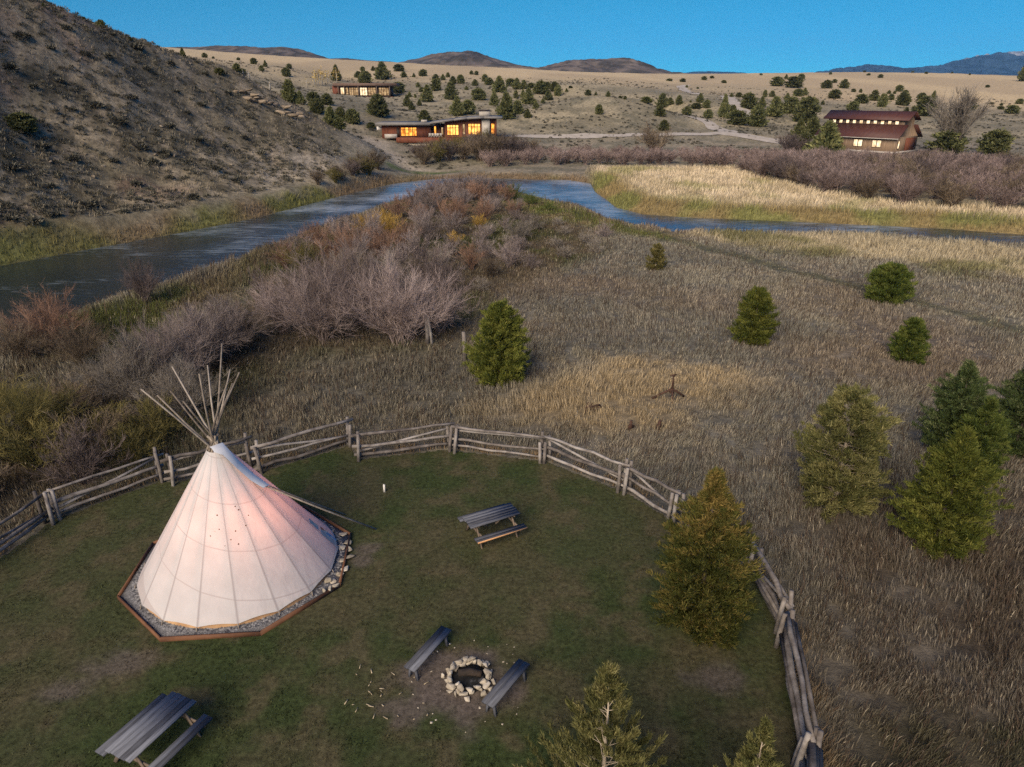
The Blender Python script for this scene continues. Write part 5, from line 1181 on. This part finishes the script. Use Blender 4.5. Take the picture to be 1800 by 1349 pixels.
# ------------------------------------------------------------------ far hills and mountains
def ridge(name, prof, Y, depth, c1, c2, seed, base_v, rough=.05):
    u = np.array([p[0] for p in prof], float); v = np.array([p[1] for p in prof], float)
    uu = np.linspace(u[0], u[-1], 160); vv = np.interp(uu, u, v)
    top = np.array([P(a, b, Y) for a, b in zip(uu, vv)]); bz = P(900, base_v, Y)[2]
    rows = np.linspace(-1, 1, 41); V = []; C_ = []
    H = np.maximum(top[:, 2] - bz, 0)
    for r in rows:
        y = Y + r * depth; fall = 1 - abs(r) ** 1.25
        n = (fbm(top[:, 0] / depth * 3 + r * .6, np.full(160, r * 2.2), .5, 4, seed) - .5)
        z = bz - 30 * (abs(r) > .99) + H * np.clip(fall + n * 1.1 * (abs(r)) * (1 - abs(r)) * 2, 0, 1.0)
        z = z - (1 - np.clip(H / (H.max() * .12 + 1e-6), 0, 1)) * 4
        V.append(np.c_[top[:, 0], np.full(160, y), z + (vnoise(top[:, 0] / (depth * .02), np.full(160, r * 40), seed) - .5) * H.max() * rough * (1 - abs(r))])
        k = fbm(top[:, 0] / (depth * .06), np.full(160, r * 12), 1, 4, seed + 3)[:, None]; k = sstep(.38, .62, k); C_.append(np.array(c1) * (1 - k) + np.array(c2) * k)
    V = np.concatenate(V); n = 160
    F = [[r * n + k, r * n + k + 1, (r + 1) * n + k + 1, (r + 1) * n + k] for r in range(40) for k in range(n - 1)]
    tag(link(name, mk_mesh(name, V, F, None, M['farhill'], {'col': np.concatenate(C_)}, True)), kind='structure')

def build_hills():
    a, b = (.135, .110, .092), (.062, .055, .048)
    ridge('far_hill', [(230, 100), (290, 84), (340, 83.5), (375, 81.5), (420, 81), (470, 84), (500, 83), (530, 87), (560, 98), (585, 106), (620, 112)], 1150, 170, a, b, 1, 112)
    ridge('far_hill', [(540, 112), (585, 103.5), (610, 102.5), (640, 106), (690, 109), (720, 114)], 1300, 120, a, b, 2, 116)
    ridge('far_hill', [(680, 118), (705, 109), (745, 101), (770, 95), (790, 92), (810, 92), (822, 89.5), (836, 91), (860, 100), (890, 109), (920, 117), (950, 122), (980, 127)], 1250, 200, a, b, 3, 126)
    ridge('far_hill', [(915, 126), (945, 120), (975, 112), (1000, 106), (1050, 104), (1080, 102.5), (1105, 102), (1125, 112), (1145, 120), (1165, 123), (1185, 134), (1215, 140)], 1150, 190, a, b, 4, 138)
    c, d = (.034, .060, .095), (.016, .030, .050)  # bluish distance haze painted into the mountain colours
    ridge('mountain', [(1160, 138), (1185, 130), (1215, 127), (1245, 125.5), (1280, 127), (1310, 132), (1340, 138)], 6000, 900, c, d, 5, 138, .1)
    ridge('mountain', [(1420, 136), (1445, 128), (1475, 121), (1500, 118.5), (1525, 114.5), (1545, 116), (1570, 122), (1600, 121), (1640, 117), (1680, 112), (1700, 106), (1730, 100), (1755, 93), (1775, 98), (1800, 104), (1850, 120), (1900, 132)], 6500, 1000, c, d, 6, 138, .12)
    ridge('mountain', [(1600, 134), (1680, 112), (1720, 99), (1755, 96), (1790, 92), (1830, 90), (1900, 98), (2000, 130)], 8500, 1200, (.30, .30, .30), (.06, .075, .10), 7, 138, .15)

# ------------------------------------------------------------------ buildings
def win(parent, c, w, h, glow, rz=0, axis='y', bars=1, sgn=-1):
    """window frame with its lit pane; faces local -y (axis y) or +x (axis x)"""
    mb = MB(); t = .09
    def bx(x, z, sx, sz):
        if axis == 'y': mb.box((c[0] + x, c[1] + sgn * .03, c[2] + z), (sx, .12, sz))
        else: mb.box((c[0] + .03, c[1] + x, c[2] + z), (.12, sx, sz))
    bx(0, h / 2, w + 2 * t, t); bx(0, -h / 2, w + 2 * t, t)
    if bars > 1: bx(0, h * .22, w, .12)
    bx(-w / 2 - t / 2, 0, t, h - t); bx(w / 2 + t / 2, 0, t, h - t)
    for k in range(bars): bx(-w / 2 + w * (k + 1) / (bars + 1), 0, .17, h - t)
    f = mb.build('window', M['darkframe'], parent)
    mp = MB(); mp.box((c[0], c[1] + sgn * .012, c[2]) if axis == 'y' else (c[0] + .012, c[1], c[2]), (w, .03, h) if axis == 'y' else (.03, w, h)); mp.build('pane', M[glow], f)

def build_barn():
    p = hit(1521, 263, 120); p[2] -= .05
    b = thing('barn', 'weathered board barn with rust-red stepped roof and lit windows', 'barn', p, R(-50))
    L, W, e = 18.5, 11.5, 3.3
    mb = MB().box((0, 0, e / 2), (L, W, e)); mb.build('wall', M['siding'], b)
    # gable infill above the eaves, both ends, following the stepped roof
    for s in (-1, 1):
        mb = MB(); prof = [(-W / 2, e), (W / 2, e), (2.4, 5.6), (2.4, 7.0), (0, 8.5), (-2.4, 7.0), (-2.4, 5.6)]
        V = [(s * (L / 2 - .1), y, z) for y, z in prof] + [(s * (L / 2 - .3), y, z) for y, z in prof]
        mb.add(V, [[0, 1, 2, 6], [6, 2, 3, 5], [7, 8, 9, 13], [13, 9, 10, 12]] + [[k, (k + 1) % 7, 7 + (k + 1) % 7, 7 + k] for k in range(7)], [[5, 3, 4], [12, 10, 11]]).build('gable', M['siding'], b)
    for s in (-1, 1):
        mb = MB().box((0, s * 2.4, 6.3), (L - .4, .16, 1.45)); mb.build('clerestory_wall', M['siding'], b)
    def slope(y0, z0, y1, z1, ov):
        d = math.hypot(y1 - y0, z1 - z0); a = math.atan2(z1 - z0, y1 - y0)
        return MB().box((0, (y0 + y1) / 2, (z0 + z1) / 2 + .1), (L + ov, d, .16), rx=a)
    for s in (-1, 1):
        slope(s * (W / 2 + .8), e - .35, s * 2.45, 5.75, 1.6).build('lower_roof', M['redroof'], b)
        slope(s * 3.3, 6.75, 0, 8.6, 2.0).build('upper_roof', M['redroof'], b)
        MB().box((0, s * (W / 2 + .86), e - .32), (L + 1.6, .08, .16)).build('fascia', M['concrete'], b)
    for k in range(10): win(b, (-L / 2 + 1.6 + k * (L - 3) / 9.3, -2.49, 6.3), .75, .75, 'creamhot', bars=0)
    for x in (.6, 5.0): win(b, (x, -W / 2 - .01, 1.75), 2.0, 1.5, 'creamhot', bars=1)
    win(b, (-4, -W / 2 - .01, 1.75), 2.0, 1.5, 'cream', bars=1)
    win(b, (L / 2 + .01, -W / 2 + 1.6, 1.6), .8, 1.7, 'creamhot', axis='x', bars=0)
    MB().box((L / 2 + .14, 1.8, 1.5), (.14, 5.2, 3.0)).build('sliding_door', M['corten'], b)
    MB().box((0, 0, -.05), (L + 1.0, W + 1.2, .4)).build('foundation', M['concrete'], b)

def build_houses():
    # long house above the river; local x runs right, -y faces the river
    Y0 = 190; o = P(770, 243.5, Y0); s = proj(o)[1] / FPX
    X = lambda u: (u - 770) * s
    Z = lambda v: (243.5 - v) * s * 1.0
    h = thing('river_house', 'long low rust-coloured modern house with glowing windows above the river', 'house', o, 0)
    def part(nm, u0, u1, v0, v1, y0, y1, mat, par=h): return MB().box(((X(u0) + X(u1)) / 2, (y0 + y1) / 2, (Z(v0) + Z(v1)) / 2), (abs(X(u1) - X(u0)), y1 - y0, abs(Z(v1) - Z(v0)))).build(nm, M[mat], par)
    part('wall', 672, 757, 222.4, 246, 0, 9, 'corten')
    part('entry_wall', 757.2, 782, 221.5, 246, 2.2, 9, 'corten')
    MB().add([(X(782.2), 0, Z(246)), (X(872), 0, Z(246)), (X(872), 0, Z(210.8)), (X(822), 0, Z(212)), (X(782.2), 0, Z(217)), (X(782.2), 9, Z(246)), (X(872), 9, Z(246)), (X(872), 9, Z(210.8)), (X(822), 9, Z(212)), (X(782.2), 9, Z(217))],
             [[0, 1, 3, 4], [5, 9, 8, 6], [1, 6, 7, 2], [0, 4, 9, 5]], [[1, 2, 3], [6, 8, 7]]).build('tall_wall', M['corten'], h)
    rf = part('roof', 663, 766, 217.8, 221.8, -1.5, 10, 'greyroof')
    part('skylight', 739, 749, 214, 217.6, 3, 5, 'concrete', rf)
    mb = MB(); pts = [(758, 216.5), (800, 211.2), (822, 208.8), (852, 207.6), (883, 208)]
    for (a, b), (c, d) in zip(pts[:-1], pts[1:]):
        V = []
        for y in (-2, 10):
            for (q, w) in ((a, b), (c, d)):
                for dz in (0, .42): V.append((X(q), y, Z(w) - .42 + dz))
        mb.add(V, [[0, 1, 3, 2], [4, 6, 7, 5], [1, 5, 7, 3], [0, 2, 6, 4], [0, 4, 5, 1], [2, 3, 7, 6]])
    r2 = mb.build('sloping_roof', M['greyroof'], h)
    part('chimney', 842.5, 861, 198.5, 207.4, 1.5, 4.5, 'concrete', r2); 
    part('chimney_cap', 841.5, 862, 197.2, 198.4, 1.2, 4.8, 'darkframe', r2)
    part('stone_wall', 847.5, 861.5, 211.6, 244, -.8, -.05, 'concrete')
    part('end_post', 871, 873, 211, 243, -.6, -.3, 'corten')
    for u0, u1, v0, v1, g, br in ((706, 732.5, 225.5, 239.5, 'amber', 3), (762.5, 765.5, 224, 239, 'amber', 0), (775, 778, 226, 238, 'cream', 0)):
        yy = 0 if u0 < 757 else 2.2
        win(h, ((X(u0) + X(u1)) / 2, yy - .01, (Z(v0) + Z(v1)) / 2), X(u1) - X(u0), Z(v0) - Z(v1), g, bars=br)
    for u0, u1, v0, v1, g, br in ((787, 806, 221.5, 238, 'amberhot', 3), (814, 817.5, 220, 237, 'cream', 0), (824, 844, 219.5, 237, 'amberhot', 3), (864, 869, 219, 236, 'amber', 0)):
        win(h, ((X(u0) + X(u1)) / 2, -.01, (Z(v0) + Z(v1)) / 2), X(u1) - X(u0), Z(v0) - Z(v1), g, bars=br)
    part('door', 698, 703, 226, 241.5, -.12, -.02, 'darkframe')
    part('deck', 700, 813, 241.4, 249.5, -3.4, -.02, 'corten'); part('side_deck', 813.2, 889, 240.6, 243, -3.4, -.85, 'darkframe')
    for k in range(7): MB().box((X(816 + k * 12), -3.3, Z(237)), (.08, .08, 1.1)).build('railing_post', M['darkframe'], h)
    MB().box((X(852), -3.3, Z(233.4)), (X(889) - X(815), .06, .06)).build('railing', M['darkframe'], h)
    part('foundation', 720, 774, 249.6, 259, -2.9, -.4, 'stone'); part('base', 676, 872, 246.1, 253, .2, 8.8, 'concrete')
    part('garden_wall', 678, 699.5, 236, 243, -1.4, -.9, 'concrete')
    part('utility_box', 663, 671.5, 224.5, 230, .5, 2, 'white')
    # deck chairs, tiny at this distance
    for k, u in enumerate((757, 762, 767, 771, 776)):
        mb = MB().box((0, 0, .35), (.6, .6, .06)).box((0, .3, .65), (.6, .06, .6))
        for a in (-.26, .26):
            for c_ in (-.26, .26): mb.box((a, c_, .17), (.05, .05, .33))
        oo = mb.build('deck_chair', M['concrete'], None, loc=(o[0] + X(u), o[1] - 1.6, o[2] + Z(241.3)))
        tag(oo, 'pale chair lined up on the deck of the long river house', 'chair', 'chairs on the river house deck')
    # upper house
    Y0 = 322; o2 = P(642, 171, Y0); s2 = proj(o2)[1] / FPX
    X2 = lambda u: (u - 642) * s2
    Z2 = lambda v: (171 - v) * s2
    g = thing('upper_house', 'flat-roofed rust-red house with a lit glass front high on the slope', 'house', o2, 0)
    def part2(nm, u0, u1, v0, v1, y0, y1, mat, par=g): return MB().box(((X2(u0) + X2(u1)) / 2, (y0 + y1) / 2, (Z2(v0) + Z2(v1)) / 2), (abs(X2(u1) - X2(u0)), y1 - y0, abs(Z2(v1) - Z2(v0)))).build(nm, M[mat], par)
    part2('wall', 587, 598, 152.5, 171, -1.5, 8, 'corten'); part2('glazed_wall', 598.2, 687, 153.6, 170, 0, 8, 'darkframe')
    part2('roof', 589, 698, 148.5, 153.4, -2.4, 9, 'brownroof'); part2('deck', 589, 692, 170.1, 172.4, -3, -.02, 'corten')
    part2('base', 589, 687, 172.5, 178, 0, 8, 'concrete')
    for u0, u1, gl, br in ((600, 606, 'creamhot', 0), (609, 613, 'cream', 0), (615, 630, 'cream', 3), (634, 646, 'creamhot', 2), (648, 661, 'cream', 2), (667, 684, 'cream', 3)):
        win(g, ((X2(u0) + X2(u1)) / 2, -.01, Z2(162)), X2(u1) - X2(u0), Z2(156) - Z2(168.5), gl, bars=br)
    for u in (597, 607.5, 632, 664, 686.5): part2('post', u, u + 1, 153.5, 170, -2.2, -1.9, 'brownwood')
    # little roof behind the hill shoulder
    p = hit(412, 143, 180); sm = proj(p)[1] / FPX
    k = thing('shed', 'small shed roof peeking over the shoulder of the left hill', 'shed', p, 0)
    MB().box((0, 1.5, .6), (26 * sm, 4, 1.6)).build('wall', M['brownwood'], k); MB().box((0, 1.2, 1.6), (31 * sm, 6, .35), rx=R(6)).build('roof', M['brownroof'], k)

# ------------------------------------------------------------------ light
LAMP_W = 82.0
def build_haze():
    m, nt, ns, ln = newmat('air'); v = N(nt, 'ShaderNodeVolumePrincipled'); v.inputs['Color'].default_value = (.22, .55, 1, 1); v.inputs['Density'].default_value = HAZE
    o = N(nt, 'ShaderNodeOutputMaterial'); ln.new(v.outputs[0], o.inputs['Volume'])
    tag(MB().box((0, 900, 345), (20000, 21000, 700)).build('haze', m), kind='stuff')
HAZE = .5 / 11000
def build_light():
    w = bpy.data.worlds.new('World'); sc.world = w; w.use_nodes = True; nt = w.node_tree; nt.nodes.clear()
    sky = N(nt, 'ShaderNodeTexSky', sky_type='NISHITA', sun_disc=False); sky.sun_elevation = R(SUN_EL); sky.sun_rotation = R(SUN_AZ); sky.altitude = 1500; sky.air_density = .7; sky.dust_density = 0; sky.ozone_density = 6.0
    tint = N(nt, 'ShaderNodeMixRGB', blend_type='MULTIPLY'); tint.inputs[0].default_value = 1; 
    tg = N(nt, 'ShaderNodeTexCoord'); sx = N(nt, 'ShaderNodeSeparateXYZ'); nt.links.new(tg.outputs['Generated'], sx.inputs[0])
    rp = ramp(nt, SKY_TINT, sx.outputs['Z']); nt.links.new(rp.outputs[0], tint.inputs[2])
    bg = N(nt, 'ShaderNodeBackground'); bg.inputs[1].default_value = SKY_S; o = N(nt, 'ShaderNodeOutputWorld')
    nt.links.new(sky.outputs[0], tint.inputs[1]); nt.links.new(tint.outputs[0], bg.inputs[0]); nt.links.new(bg.outputs[0], o.inputs[0])
    L = bpy.data.lights.new('sun', 'SUN'); L.energy = SUN_S; L.angle = R(SUN_ANG); L.color = SUN_C
    s = bpy.data.objects.new('sun', L); COL.objects.link(s)
    az, el = R(SUN_AZ), R(SUN_EL)
    d = Vector((math.sin(az) * math.cos(el), math.cos(az) * math.cos(el), math.sin(el)))      # towards the sun
    s.rotation_euler = d.to_track_quat('Z', 'Y').to_euler()
SUN_EL, SUN_AZ, SUN_ANG, SUN_S, SUN_C = 32, 202, 42, 3.1, (1.0, .83, .63)
SKY_S, SKY_TINT, EXPOSURE = .10, [(0, .048, .320, .43), (.12, .055, .41, .41), (.30, .46, .76, .92), (.6, .46, .68, .86), (1, .5, .66, .82)], 1.0

cam = bpy.data.cameras.new('camera'); co = bpy.data.objects.new('camera', cam); COL.objects.link(co)
co.location = (0, 0, CAMZ); co.rotation_euler = (R(90) - PITCH, 0, 0); cam.sensor_fit = 'HORIZONTAL'; cam.sensor_width = 36; cam.lens = 36 * FPX / 1800
cam.clip_start = .1; cam.clip_end = 40000; sc.camera = co
vs = sc.view_settings; sc.display_settings.display_device = 'sRGB'; vs.view_transform = 'Standard'; vs.look = 'None'; vs.gamma = 1; vs.exposure = EXPOSURE; vs.use_curve_mapping = False

build_tipi(); build_fence(); build_camp(); build_near_trees(); build_far_trees(); build_willows(); build_scrub(); build_grass(); build_roads(); build_hills(); build_barn(); build_houses(); build_haze(); build_light()
sc.cycles.use_denoising = False; sc.cycles.max_bounces = 5; sc.cycles.diffuse_bounces = 3; sc.cycles.transparent_max_bounces = 4; sc.cycles.caustics_reflective = False; sc.cycles.caustics_refractive = False
